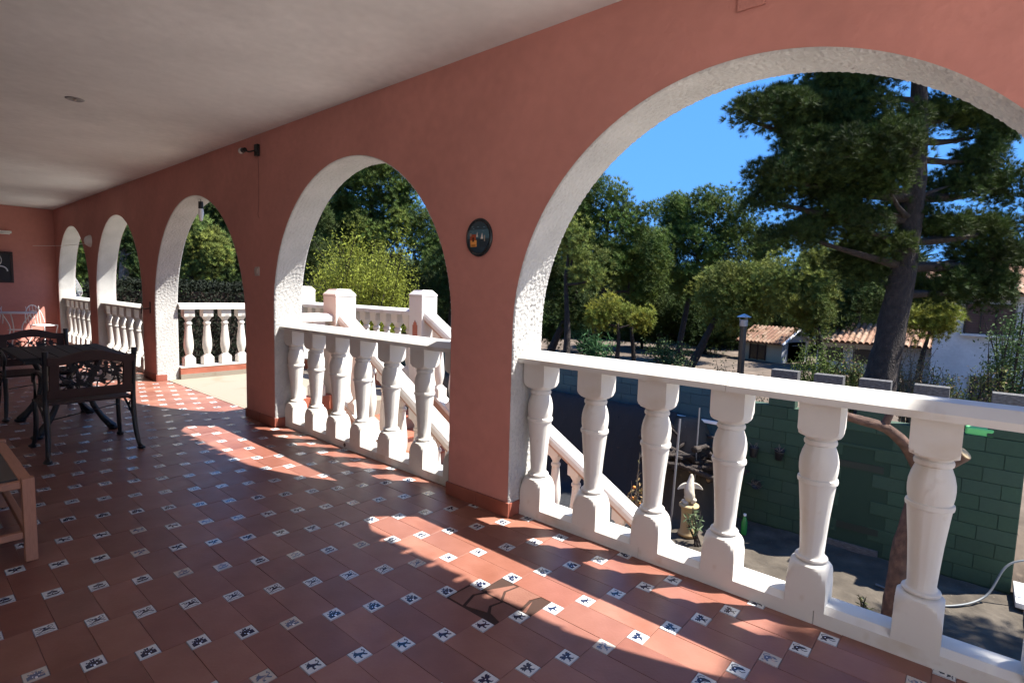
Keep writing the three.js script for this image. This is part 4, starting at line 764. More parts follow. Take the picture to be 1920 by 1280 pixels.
// leafy shrub: stems fanning from the foot, leaves clustered along them
function shrub(name, label, at, h, w, { leaf = 0.07, n = 1800, stems = 9, col = [0.07, 0.11, 0.03], dry = 0, slim = 1, group = 'shrubs beyond the garden wall', cat = 'shrub' }, sd) {
  srand(sd); const t = thing(name, label, cat, [0, 0, 0], group), wood = [], list = [], foot = V(...at);
  const tips = [];
  for (let k = 0; k < stems; k++) {
    const a = rr(0, 6.283), r = w * Math.sqrt(rnd()), top = foot.clone().add(new THREE.Vector3(Math.cos(a) * r, h * rr(0.55, 1.02), Math.sin(a) * r));
    const mid = foot.clone().lerp(top, 0.5).add(new THREE.Vector3(gauss() * w * 0.12, h * 0.08, gauss() * w * 0.12)), pts = curve([foot.clone().add(new THREE.Vector3(gauss() * 0.08, 0, gauss() * 0.08)), mid, top], 8);
    wood.push(limb(pts, pts.map((_, i) => (0.018 + h * 0.004) * (1 - i / 9)), 5)); tips.push(pts);
    for (let j = 0; j < 4; j++) { const p = pts[3 + j], e = p.clone().add(dirRand().multiplyScalar(w * 0.32)); e.y += h * 0.05; wood.push(limb([p, e], [0.007, 0.003], 4)); tips.push([p, p, p, p.clone().lerp(e, 0.3), p.clone().lerp(e, 0.5), p.clone().lerp(e, 0.7), p.clone().lerp(e, 0.85), e, e]); }
  }
  for (let i = 0; i < n; i++) {
    const pts = tips[(rnd() * tips.length) | 0], p = pts[2 + ((rnd() * 7) | 0)].clone().add(new THREE.Vector3(gauss(), gauss(), gauss()).multiplyScalar(w * 0.1));
    const out = dirRand(); out.y += 0.35; out.normalize(); const q = new THREE.Quaternion().setFromUnitVectors(_up, out).multiply(_q.setFromAxisAngle(_up, rr(0, 6.283)));
    const k = rr(0.65, 1.35), s = leaf * rr(0.6, 1.25), br = rnd() < dry;
    list.push({ p, q, s, sv: new THREE.Vector3(s * slim, s, s), c: br ? [0.22 * k, 0.15 * k, 0.075 * k] : [col[0] * k, col[1] * k, col[2] * k] });
  }
  mesh('stems', merge(wood), dry > 0.5 ? barkPale : barkMat, t);
  instances('foliage', LEAF, list, t);
}
const GB = -1.85;
shrub('yellow_bush', 'large rounded yellow green bush seen through the second arch', [8.2, -1.2, 12.2], 4.0, 1.5, { leaf: 0.1, n: 42000, stems: 70, col: [0.19, 0.215, 0.028], slim: 0.5, group: 'bushes in the garden', cat: 'bush' }, 301);
shrub('shrub', 'sparse pale green shrub just right of the chimney pipe base', [12.6, GB, 4.0], 1.85, 0.7, { leaf: 0.055, n: 3200, stems: 14, col: [0.1, 0.14, 0.06], dry: 0.15 }, 303);
shrub('shrub', 'sparse shrub left of the chimney pipe base', [13.4, GB, 5.6], 1.8, 0.8, { leaf: 0.055, n: 3200, stems: 14, col: [0.08, 0.12, 0.045], dry: 0.2 }, 305);
shrub('shrub', 'tall sunlit green shrub right of the painted shed', [15.0, GB, 2.9], 2.4, 0.8, { leaf: 0.06, n: 6500, stems: 20, col: [0.1, 0.14, 0.03] }, 307);
shrub('shrub', 'olive green shrub against the big leaning trunk', [15.3, GB, 2.1], 2.3, 0.7, { leaf: 0.055, n: 5500, stems: 20, col: [0.08, 0.11, 0.03], dry: 0.15 }, 309);
shrub('shrub', 'dry brown shrub between the big trunk and the white house', [14.7, GB, 1.0], 2.5, 0.7, { leaf: 0.045, n: 4200, stems: 20, col: [0.12, 0.12, 0.045], dry: 0.6 }, 311);
shrub('shrub', 'leafy green shrub at the right edge in front of the white house', [14.6, GB, -0.55], 3.6, 0.75, { leaf: 0.065, n: 5200, stems: 16, col: [0.07, 0.115, 0.04] }, 313);
shrub('shrub', 'low yellowing shrub below the white house window', [14.0, GB, 0.1], 2.1, 0.8, { leaf: 0.055, n: 5200, stems: 20, col: [0.12, 0.14, 0.035], dry: 0.25 }, 315);
shrub('shrub', 'small dark green palm like shrub among the trunks', [18.5, -1.9, 11.6], 2.2, 1.0, { leaf: 0.45, n: 500, stems: 7, col: [0.05, 0.12, 0.045], slim: 0.25 }, 317);
shrub('shrub', 'scrubby bush at the foot of the grove beside the low trunks', [20.5, -1.9, 9.2], 1.6, 1.2, { leaf: 0.12, n: 1800, col: [0.06, 0.1, 0.035] }, 319);
// clipped hedges beyond the landing
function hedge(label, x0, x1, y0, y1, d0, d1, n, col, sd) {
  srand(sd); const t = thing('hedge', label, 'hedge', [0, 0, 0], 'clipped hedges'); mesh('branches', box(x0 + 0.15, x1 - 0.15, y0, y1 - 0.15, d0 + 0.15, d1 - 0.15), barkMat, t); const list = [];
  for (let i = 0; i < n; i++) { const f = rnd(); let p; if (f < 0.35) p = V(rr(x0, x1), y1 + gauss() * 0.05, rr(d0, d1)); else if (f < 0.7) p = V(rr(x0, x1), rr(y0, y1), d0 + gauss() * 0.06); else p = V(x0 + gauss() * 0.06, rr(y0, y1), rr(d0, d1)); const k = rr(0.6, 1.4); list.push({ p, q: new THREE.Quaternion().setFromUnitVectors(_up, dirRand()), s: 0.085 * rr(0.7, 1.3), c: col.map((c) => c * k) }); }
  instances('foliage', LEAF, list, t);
}
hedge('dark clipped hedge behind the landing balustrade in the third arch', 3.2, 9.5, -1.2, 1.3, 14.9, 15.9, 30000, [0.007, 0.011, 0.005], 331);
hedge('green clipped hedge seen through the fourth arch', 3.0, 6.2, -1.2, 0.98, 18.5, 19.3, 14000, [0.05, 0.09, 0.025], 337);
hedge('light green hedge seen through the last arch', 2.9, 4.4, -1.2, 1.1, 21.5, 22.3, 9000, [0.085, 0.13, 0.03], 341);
// far wood behind everything
{
  srand(351); const t = new THREE.Group(); t.name = 'distant_wood'; scene.add(t); tag(t, 'distant mass of dark pines behind the grove', 'trees', null, 'stuff');
  const list = [];
  for (let i = 0; i < 42000; i++) {
    const b = rr(-0.12, 1.75), R = rr(40, 62), x = R * Math.sin(b), d = R * Math.cos(b), top = 3.4 + 2.6 * fbm(b * 14, 3, 1, 3) * 2 + (b < 0.62 ? 2.5 : 0), y = -2 + (top + 2) * Math.pow(rnd(), 0.7), k = rr(0.6, 1.3) * (0.8 + 0.5 * noise(b * 40, y * 0.6, 2));
    list.push({ p: V(x, y, d), q: new THREE.Quaternion().setFromUnitVectors(_up, dirRand().add(new THREE.Vector3(0, 0.7, 0)).normalize()), s: rr(0.8, 1.7), c: [0.055 * k, 0.082 * k, 0.03 * k] });
  }
  instances('foliage', TUFTS[0], list, t);
}

// =====================================================================  GROUND, GARDEN WALLS AND THINGS IN THE GARDEN
const GX = 9.4, GY = -2.35;
function sheet(xs, ds, h, m, name) {
  const pos = [], uv = [], idx = [], n = ds.length;
  xs.forEach((x, i) => ds.forEach((d, j) => { pos.push(x, h(x, d), -d); uv.push(x, d); if (i && j) { const a = (i - 1) * n + j - 1, b = a + n; idx.push(a, b, a + 1, a + 1, b, b + 1); } }));
  const g = new THREE.BufferGeometry(); g.setAttribute('position', new THREE.Float32BufferAttribute(pos, 3)); g.setAttribute('uv', new THREE.Float32BufferAttribute(uv, 2)); g.setIndex(idx); g.computeVertexNormals();
  return tag(mesh(name, g, m), null, null, null, 'structure');
}
const span = (a, b, s) => { const l = []; for (let x = a; x <= b + 1e-6; x += s) l.push(x); return l; };
const smooth = (a, b, x) => { const t = Math.min(1, Math.max(0, (x - a) / (b - a))); return t * t * (3 - 2 * t); };
const soilMat = std(lin(0.12, 0.098, 0.072), 0.98, { map: T.soil, bumpMap: scaled(T.soil, 0.7), bumpScale: 0.02 });
const sandMat = std(lin(0.18, 0.135, 0.1), 0.98, { map: scaled(T.soil, 5), bumpMap: scaled(T.soil, 1.5), bumpScale: 0.03 });
const bank = (x, d) => smooth(2.9, 3.6, d) * smooth(8.45, 9.25, x) * 1.6;
sheet(span(2.6, 9.55, 0.09), span(-8, 16, 0.09), (x, d) => GY + bank(x, d) + 0.05 * fbm(x * 1.3, 2, d * 1.3, 4) + 0.022 * noise(x * 9, 1, d * 9), soilMat, 'garden_soil');
{
  const xs = [...span(-420, -20, 40), ...span(-10, 8, 6), ...span(9.3, 60, 1.1), ...span(64, 420, 24)], ds = [...span(-420, -20, 40), ...span(-10, 50, 1.2), ...span(56, 420, 26)];
  sheet(xs, ds, (x, d) => (x < 9.4 && d < 14 ? -3.0 : -1.85 + 0.16 * fbm(x * 0.12, 5, d * 0.12, 3) * 2), sandMat, 'ground');
}
// pale concrete apron along the house, and paving beyond the open near end of the terrace
const concrete = std(lin(0.55, 0.52, 0.47), 0.9, { map: T.stain, bumpMap: T.plaster, bumpScale: 0.002 });
for (const [x0, x1, y, d0, d1] of [[WO + 0.002, 5.9, GY + 0.045, -0.7, 1.3], [WO + 0.002, 9.5, GY + 0.05, -14, -0.705], [WO + 0.002, 9.3, GY + 0.2, 8.8, 26]]) tag(mesh('concrete_path', metric(box(x0, x1, y - 0.3, y, d0, d1, 0.01)), concrete), null, null, null, 'structure');
tag(mesh('forecourt', metric(box(-9, WO, -2.6, -0.02, -16, -1.345)), concrete), null, null, null, 'structure');
// ---------- green block wall with crenellated top, then the blue stretch
{
  srand(401);
  const blockGeo = new RoundedBoxGeometry(0.192, 0.193, 0.393, 1, 0.006), half = new RoundedBoxGeometry(0.192, 0.193, 0.193, 1, 0.006);
  const greens = [[0.024, 0.064, 0.034], [0.027, 0.07, 0.038], [0.022, 0.058, 0.031], [0.028, 0.066, 0.039]].map((c) => std(lin(...c), 0.8, { map: scaled(T.mottle, 0.8), bumpMap: scaled(T.stucco, 0.3), bumpScale: 0.002 }));
  const greys = [[0.20, 0.20, 0.20], [0.17, 0.17, 0.175]].map((c) => std(lin(...c), 0.95, { map: scaled(T.soil, 0.7), bumpMap: scaled(T.stucco, 0.2), bumpScale: 0.004 }));
  const w = thing('block_wall', 'dark green painted concrete block wall with open gaps along its top', 'wall');
  mesh('joint_mortar', metric(box(GX + 0.008, GX + 0.18, GY - 0.3, -0.335, -0.6, 2.98)), std(lin(0.014, 0.036, 0.02), 0.95), w);
  const D0 = -0.6, D1 = 3.0, hole = (d, y) => d > 0.84 && d < 1.52 && y < -0.62;
  for (let c = 0; c < 10; c++) {
    const y = GY + 0.02 + c * 0.2 + 0.1; let d = D0 + (c % 2 ? 0 : -0.2);
    for (; d < D1 - 0.05; d += 0.4) { let a = Math.max(d, D0), b = Math.min(d + 0.4, D1); if (b - a < 0.15 || hole((a + b) / 2, y)) { if (hole((a + b) / 2, y)) { if (a < 0.8) b = 0.84; else if (b > 1.55) a = 1.52; else continue; } else continue; if (b - a < 0.08) continue; }
      const g = b - a > 0.39 ? blockGeo : b - a > 0.19 && b - a < 0.21 ? half : new RoundedBoxGeometry(0.192, 0.193, b - a - 0.007, 1, 0.006);
      const o = mesh('block', g, greens[(rnd() * 4) | 0], w); o.position.copy(V(GX + 0.096 + rr(-0.002, 0.002), y, (a + b) / 2)); }
  }
  for (const d of [2.3, 1.68, 1.07, 0.42, -0.4]) for (let k = 0; k < 3; k++) { const o = mesh(k ? 'grey_block' : 'block', blockGeo, k ? greys[(rnd() * 2) | 0] : greens[(rnd() * 4) | 0], w); o.position.copy(V(GX + 0.096, -0.33 + 0.1 + k * 0.195, d + (k ? gauss() * 0.006 : 0))); }
  // door set in the wall
  const door = std(lin(0.009, 0.026, 0.018), 0.6, { map: T.grain });
  for (let k = 0; k < 5; k++) mesh('door_board', new RoundedBoxGeometry(0.03, 1.42, 0.132, 1, 0.003).translate(GX + 0.03, -1.51, -(0.925 + k * 0.1345)), door, w);
  mesh('door_rail', box(GX + 0.001, GX + 0.0145, -1.1, -1.0, 0.87, 1.5), door, w); mesh('door_rail', box(GX + 0.001, GX + 0.0145, -2.05, -1.95, 0.87, 1.5), door, w);
  mesh('lintel', box(GX - 0.005, GX + 0.17, -0.78, -0.735, 0.8, 1.56, 0.004), greens[2], w);
  mesh('threshold', box(GX - 0.02, GX + 0.16, GY - 0.02, GY + 0.09, 0.85, 1.51, 0.01), greys[0], w);
  // blue wall
  const bm = [[0.014, 0.066, 0.095], [0.016, 0.074, 0.104], [0.012, 0.06, 0.088]].map((c) => std(lin(...c), 0.7, { map: scaled(T.mottle, 0.9), bumpMap: scaled(T.stucco, 0.3), bumpScale: 0.002 }));
  const b = thing('blue_wall', 'blue painted garden wall behind the woodpile', 'wall');
  mesh('wall_core', box(GX + 0.01, GX + 0.18, -3, -0.16, 3.0, 14.5), bm[0], b);
  for (let c = 0; c < 4; c++) for (let d = 3.0 + (c % 2) * 0.2, k = 0; d < 12; d += 0.4, k++) { const o = mesh('block', blockGeo, bm[(rnd() * 3) | 0], b); o.position.copy(V(GX + 0.096, -0.93 + c * 0.2 + 0.1, d + 0.2)); }
  mesh('white_footing', metric(box(GX - 0.045, GX - 0.001, -0.81, -0.755, 3.25, 12, 0.008)), M.white, b);
  // dark ground around the pots
  const pot = (d, y, tilt, label, plant) => {
    const t = thing('wall_pot', label, 'pot', [GX - 0.075, y, d], 'black pots hung on the green wall'); t.rotation.set(tilt * 0.4, 0, tilt);
    mesh('pot', new THREE.LatheGeometry([[0.001, -0.085], [0.055, -0.085], [0.07, 0.06], [0.077, 0.062], [0.077, 0.085], [0.068, 0.085], [0.06, 0.06], [0.001, 0.055]].map(([a, c]) => new THREE.Vector2(a, c)), 20), M.black, t);
    const l = []; for (let k = 0; k < plant; k++) { const e = new THREE.Vector3(gauss() * 0.07, rr(0.1, 0.2), gauss() * 0.07); l.push(limb(curve([new THREE.Vector3(0, 0.05, 0), e.clone().multiplyScalar(0.5).add(new THREE.Vector3(gauss() * 0.03, 0.05, gauss() * 0.03)), e], 6), [.005, .005, .005, .004, .004, .003, .002], 4)); }
    mesh('dry_stems', merge(l), barkPale, t);
  };
  pot(2.65, -1.14, 0, 'upright black pot on the green wall, left of the hanging pair', 3);
  pot(2.26, -1.1, 0.3, 'tilted black pot with dry stems on the green wall, right of the pair', 8);
  pot(2.57, -1.68, 1.2, 'black pot lying sideways on the green wall below the pair', 9);
}
// ---------- statue on its pedestal
{
  const t = thing('statue', 'pale stone leaping fish statue on a round pedestal in the garden', 'statue', [8.1, GY + 0.02, 3.2]);
  const stone = std(lin(0.52, 0.46, 0.37), 0.9, { map: T.stain, bumpMap: scaled(T.stucco, 0.2), bumpScale: 0.003 }), ochre = std(lin(0.42, 0.30, 0.15), 0.9, { map: T.stain });
  mesh('pedestal', new THREE.LatheGeometry([[0.001, 0], [0.15, 0], [0.15, 0.04], [0.115, 0.07], [0.108, 0.3], [0.115, 0.42], [0.13, 0.445], [0.15, 0.46], [0.15, 0.485], [0.12, 0.5], [0.001, 0.5]].map(([a, b]) => new THREE.Vector2(a, b)), 28), ochre, t);
  const rocks = []; for (let k = 0; k < 14; k++) { const a = k * 0.9, r = 0.03 + 0.06 * ((k * 7) % 5) / 5; rocks.push(new THREE.IcosahedronGeometry(0.045, 1).scale(1, 0.8, 1).translate(Math.cos(a) * r, 0.52 + (k % 4) * 0.03, Math.sin(a) * r)); }
  mesh('rocky_base', merge(rocks), stone, t);
  const P = (x, y, z) => new THREE.Vector3(x, y, z);
  mesh('fish_body', limb(curve([P(0.02, 0.54, 0), P(-0.02, 0.62, 0.01), P(-0.03, 0.72, 0), P(0, 0.82, 0), P(0.03, 0.91, 0), P(0.03, 0.965, 0)], 16), [.045, .06, .068, .074, .077, .077, .075, .07, .066, .06, .054, .048, .042, .036, .03, .024, .012], 12, 0.12), stone, t);
  for (const s of [-1, 1]) { const f = new THREE.Shape(); f.moveTo(0, 0.04); f.quadraticCurveTo(0.12, 0.04, 0.17, -0.06); f.quadraticCurveTo(0.09, -0.03, 0, -0.05); f.closePath(); const g = new THREE.ExtrudeGeometry(f, { depth: 0.022, bevelEnabled: true, bevelSize: 0.008, bevelThickness: 0.008, bevelSegments: 2 }).translate(0.02, 0, -0.011); if (s < 0) g.rotateY(Math.PI); g.rotateY(-0.85); g.translate(0.01, 0.79, 0); mesh('fin', g, stone, t); }
}
// ---------- black plastic sheeting over the bank
{
  const xs = span(6.7, 9.3, 0.06), ds = span(3.95, 9.5, 0.06), pos = [], uv = [], idx = [];
  xs.forEach((x, i) => ds.forEach((d, j) => { const h = GY + bank(x, d) + 0.05 * fbm(x * 1.3, 2, d * 1.3, 4) + 0.055 + 0.05 * fbm(x * 2.2 + d, 7, d * 2.6, 4) + 0.035 * Math.abs(noise(x * 3 - d * 2, 4, d * 3)); pos.push(x, h, -d); uv.push(x, d); if (i && j) { const a = (i - 1) * ds.length + j - 1, b = a + ds.length; idx.push(a, b, a + 1, a + 1, b, b + 1); } }));
  const g = new THREE.BufferGeometry(); g.setAttribute('position', new THREE.Float32BufferAttribute(pos, 3)); g.setAttribute('uv', new THREE.Float32BufferAttribute(uv, 2)); g.setIndex(idx); g.computeVertexNormals();
  tag(mesh('plastic_sheet', g, std(lin(0.008, 0.0085, 0.0105), 0.85, { bumpMap: scaled(T.soil, 1.3), bumpScale: 0.03, side: THREE.DoubleSide })), 'black plastic sheeting spread over the soil below the blue wall', 'sheet');
}
// ---------- woodpile, poles, pipe
{
  srand(431); const t = thing('woodpile', 'heap of cut branches stacked below the blue wall', 'woodpile');
  const cut = std(lin(0.24, 0.17, 0.1), 0.9, { map: T.grain });
  for (let k = 0; k < 54; k++) {
    const L = rr(0.35, 0.95), r = rr(0.022, 0.06), c = V(8.95 + gauss() * 0.22, GY + 0.55 + bank(8.9, 3.6) * 0.25 + Math.abs(gauss()) * 0.32, 3.55 + gauss() * 0.42), u = dirRand(); u.y *= 0.35; u.normalize();
    const a = c.clone().addScaledVector(u, -L / 2), b = c.clone().addScaledVector(u, L / 2), m = c.clone().add(new THREE.Vector3(gauss() * 0.03, gauss() * 0.03, gauss() * 0.03));
    const g = mesh('log', limb([a, m, b], [r, r * 1.03, r * 0.92], 8, 0.15), barkMat, t);
    mesh('cut_end', new THREE.CircleGeometry(r * 0.88, 10).applyQuaternion(new THREE.Quaternion().setFromUnitVectors(new THREE.Vector3(0, 0, 1), u)).translate(b.x + u.x * 0.003, b.y + u.y * 0.003, b.z + u.z * 0.003), cut, g);
  }
  tag(mesh('garden_pole', bar(V(8.04, GY, 3.46), V(8.18, -0.54, 3.46), 0.018, 8), M.greyMetal), 'grey metal pole leaning in front of the woodpile', 'pole', 'poles by the woodpile');
  tag(mesh('garden_pole', bar(V(8.72, GY + 0.3, 3.38), V(8.78, -0.44, 3.39), 0.012, 8), M.greyMetal), 'thin short pole standing behind the woodpile', 'pole', 'poles by the woodpile');
}
{
  const t = thing('chimney_pipe', 'black chimney pipe with a grey conical cap beyond the wall', 'chimney', [10.12, GB, 3.2]);
  const P = (l) => new THREE.LatheGeometry(l.map(([a, b]) => new THREE.Vector2(a, b)), 24);
  mesh('pipe', P([[0.058, 0], [0.058, 2.72], [0.064, 2.722], [0.064, 2.74]]), std(lin(0.015, 0.016, 0.018), 0.35, { metalness: 0.2 }), t);
  mesh('collar', P([[0.064, 2.7405], [0.07, 2.75], [0.07, 2.85], [0.066, 2.86]]), M.greyMetal, t);
  for (let k = 0; k < 3; k++) { const a = k * 2.1; mesh('cap_strut', bar(new THREE.Vector3(Math.cos(a) * 0.067, 2.84, Math.sin(a) * 0.067), new THREE.Vector3(Math.cos(a) * 0.075, 2.915, Math.sin(a) * 0.075), 0.005), M.greyMetal, t); }
  mesh('cap', P([[0.12, 2.905], [0.121, 2.912], [0.02, 2.96], [0.001, 2.965]]), std(lin(0.45, 0.46, 0.48), 0.4, { metalness: 0.4 }), t);
}
// ---------- lopped tree in the garden
{
  srand(441); const t = thing('lopped_tree', 'bare lopped tree trunk with sawn limbs behind the nearest balustrade', 'tree');
  const bark = std(lin(0.16, 0.085, 0.055), 0.9, { map: scaled(T.soil, 0.6), bumpMap: T.bark, bumpScale: 0.01 }), cut = std(lin(0.55, 0.4, 0.22), 0.85, { map: T.grain });
  const tr = curve([V(7.12, GY - 0.1, 0.46), V(7.16, -1.94, 0.45), V(7.28, -1.2, 0.42), V(7.42, -0.5, 0.32)], 14);
  mesh('trunk', limb(tr, tr.map((_, i) => 0.125 - 0.003 * i + (i < 2 ? 0.03 : 0)), 14, 0.25), bark, t);
  const l1 = curve([V(7.42, -0.52, 0.32), V(7.32, -0.2, 0.48), V(7.2, 0.0, 0.68), V(6.98, 0.1, 0.98), V(6.85, 0.2, 1.25)], 14);
  mesh('limb', limb(l1, l1.map((_, i) => 0.075 - 0.0025 * i), 10, 0.25), bark, t);
  const l2 = [V(7.42, -0.5, 0.32), V(7.42, -0.33, 0.15), V(7.36, -0.17, 0.0)];
  mesh('limb', limb(l2, [0.1, 0.08, 0.068], 10, 0.2), bark, t);
  const l3 = [V(7.19, 0.02, 0.7), V(7.22, 0.16, 0.66), V(7.24, 0.26, 0.62)];
  mesh('limb', limb(l3, [0.045, 0.036, 0.032], 8, 0.2), bark, t);
  const sawn = (a, b, r) => { const u = b.clone().sub(a).normalize(); mesh('sawn_end', new THREE.CylinderGeometry(r, r, 0.012, 18).applyQuaternion(new THREE.Quaternion().setFromUnitVectors(_up, u)).translate(b.x + u.x * 0.004, b.y + u.y * 0.004, b.z + u.z * 0.004), cut, t); };
  sawn(l2[1], l2[2], 0.066); sawn(l3[1], l3[2], 0.031);
}
{ // dry flowering plant by the stairs, oleander sprig by the statue, grass tuft, hose, slab, bottle
  shrub('dry_plant', 'tall dry plant with orange flowers beside the stair foot', [6.2, GY, 3.1], 1.85, 0.2, { leaf: 0.06, n: 260, stems: 9, col: [0.16, 0.15, 0.06], dry: 0.75, group: 'garden plants', cat: 'plant' }, 451);
  srand(455); const fl = [], fm = std(lin(0.6, 0.22, 0.04), 0.7); for (let k = 0; k < 16; k++) fl.push(new THREE.IcosahedronGeometry(rr(0.018, 0.032), 1).translate(6.2 + gauss() * 0.09, GY + 1.0 + gauss() * 0.14, -3.1 + gauss() * 0.1));
  tag(mesh('flower_head', merge(fl), fm), 'cluster of orange flowers on the dry plant', 'flowers', null, 'stuff');
  shrub('young_plant', 'young grey green plant in front of the statue pedestal', [7.85, GY, 3.0], 0.62, 0.2, { leaf: 0.11, n: 110, stems: 6, col: [0.12, 0.16, 0.08], slim: 0.5, group: 'garden plants', cat: 'plant' }, 457);
  shrub('weed', 'small weed tuft on the sunlit soil by the lopped tree', [7.3, GY, 0.75], 0.36, 0.08, { leaf: 0.09, n: 60, stems: 6, col: [0.12, 0.13, 0.05], slim: 0.4, group: 'garden plants', cat: 'plant' }, 459);
  const hp = curve([V(8.4, GY + 0.03, 0.75), V(8.3, GY + 0.02, 0.25), V(8.5, GY + 0.02, -0.05), V(8.9, GY + 0.1, -0.35), V(9.15, GY + 0.5, -0.55), V(9.3, GY + 0.62, -0.9)], 40);
  tag(mesh('garden_hose', limb(hp, Array(41).fill(0.013), 7), std(lin(0.1, 0.11, 0.115), 0.5)), 'grey garden hose curving over the shaded soil at the right', 'hose');
  tag(mesh('stone_slab', metric(box(8.9, 9.6, GY + 0.06, GY + 0.13, -1.6, -0.62, 0.01)), std(lin(0.42, 0.42, 0.42), 0.9, { map: T.stain })), 'pale stone slab lying at the right edge by the hose', 'slab');
  const bt = thing('green_bottle', 'green bottle with a white cap standing by the green wall', 'bottle', [8.75, GY + 0.02, 2.55]);
  mesh('bottle', new THREE.LatheGeometry([[0.001, 0], [0.045, 0], [0.047, 0.2], [0.02, 0.28], [0.018, 0.3]].map(([a, b]) => new THREE.Vector2(a, b)), 16), std(lin(0.03, 0.22, 0.05), 0.25), bt); mesh('cap', new THREE.CylinderGeometry(0.022, 0.022, 0.03, 12).translate(0, 0.316, 0), M.white, bt);
  tag(mesh('green_cloth', new RoundedBoxGeometry(0.2, 0.13, 0.3, 2, 0.03).rotateZ(0.3).translate(GX + 0.1, -0.262, 0.13), std(lin(0.12, 0.5, 0.16), 0.7)), 'bright green folded cloth lying in a gap of the block wall', 'cloth');
}
// ---------- buildings beyond
const barrel = (len, r = 0.085) => new THREE.CylinderGeometry(r, r * 1.1, len, 8, 1, true, Math.PI, Math.PI);
const roofMats = [[0.45, 0.26, 0.16], [0.52, 0.34, 0.23], [0.40, 0.21, 0.13]].map((c) => std(lin(...c), 0.9, { map: scaled(T.soil, 0.8) }));
function tiledSlope(parent, name, origin, u, v, nu, nv, pitch, len, sd) {      // u: unit vector along the eave, v: up the slope
  srand(sd); const n = new THREE.Vector3().crossVectors(v, u).normalize(); if (n.y < 0) n.negate();
  const bas = new THREE.Matrix4().makeBasis(n.clone().negate(), v, new THREE.Vector3().crossVectors(n.clone().negate(), v));
  const g = barrel(len * 1.12).applyMatrix4(bas), roof = mesh(name, sweepQuad(origin, u, v, nu * pitch, nv * len, n), roofMats[2], parent);
  for (let i = 0; i < nu; i++) for (let j = 0; j < nv; j++) { const o = mesh('roof_tile', g, roofMats[(rnd() * 3) | 0], roof); o.position.copy(origin).addScaledVector(u, (i + 0.5) * pitch).addScaledVector(v, (j + 0.5) * len).addScaledVector(n, 0.012 + gauss() * 0.003); }
  return roof;
}
function sweepQuad(o, u, v, a, b, n) { const c = (s, t, k) => o.clone().addScaledVector(u, s * a).addScaledVector(v, t * b).addScaledVector(n, -k), q = []; const A = [c(0, 0, 0), c(1, 0, 0), c(1, 1, 0), c(0, 1, 0)], B = [c(0, 0, .05), c(1, 0, .05), c(1, 1, .05), c(0, 1, .05)]; const Q = (w, x, y, z) => q.push(w, x, y, w, y, z); Q(...A); Q(B[3], B[2], B[1], B[0]); for (let i = 0; i < 4; i++) { const j = (i + 1) % 4; Q(A[i], B[i], B[j], A[j]); } const g = new THREE.BufferGeometry(); g.setAttribute('position', new THREE.Float32BufferAttribute(q.flatMap((p) => [p.x, p.y, p.z]), 3)); g.computeVertexNormals(); return metric(g); }
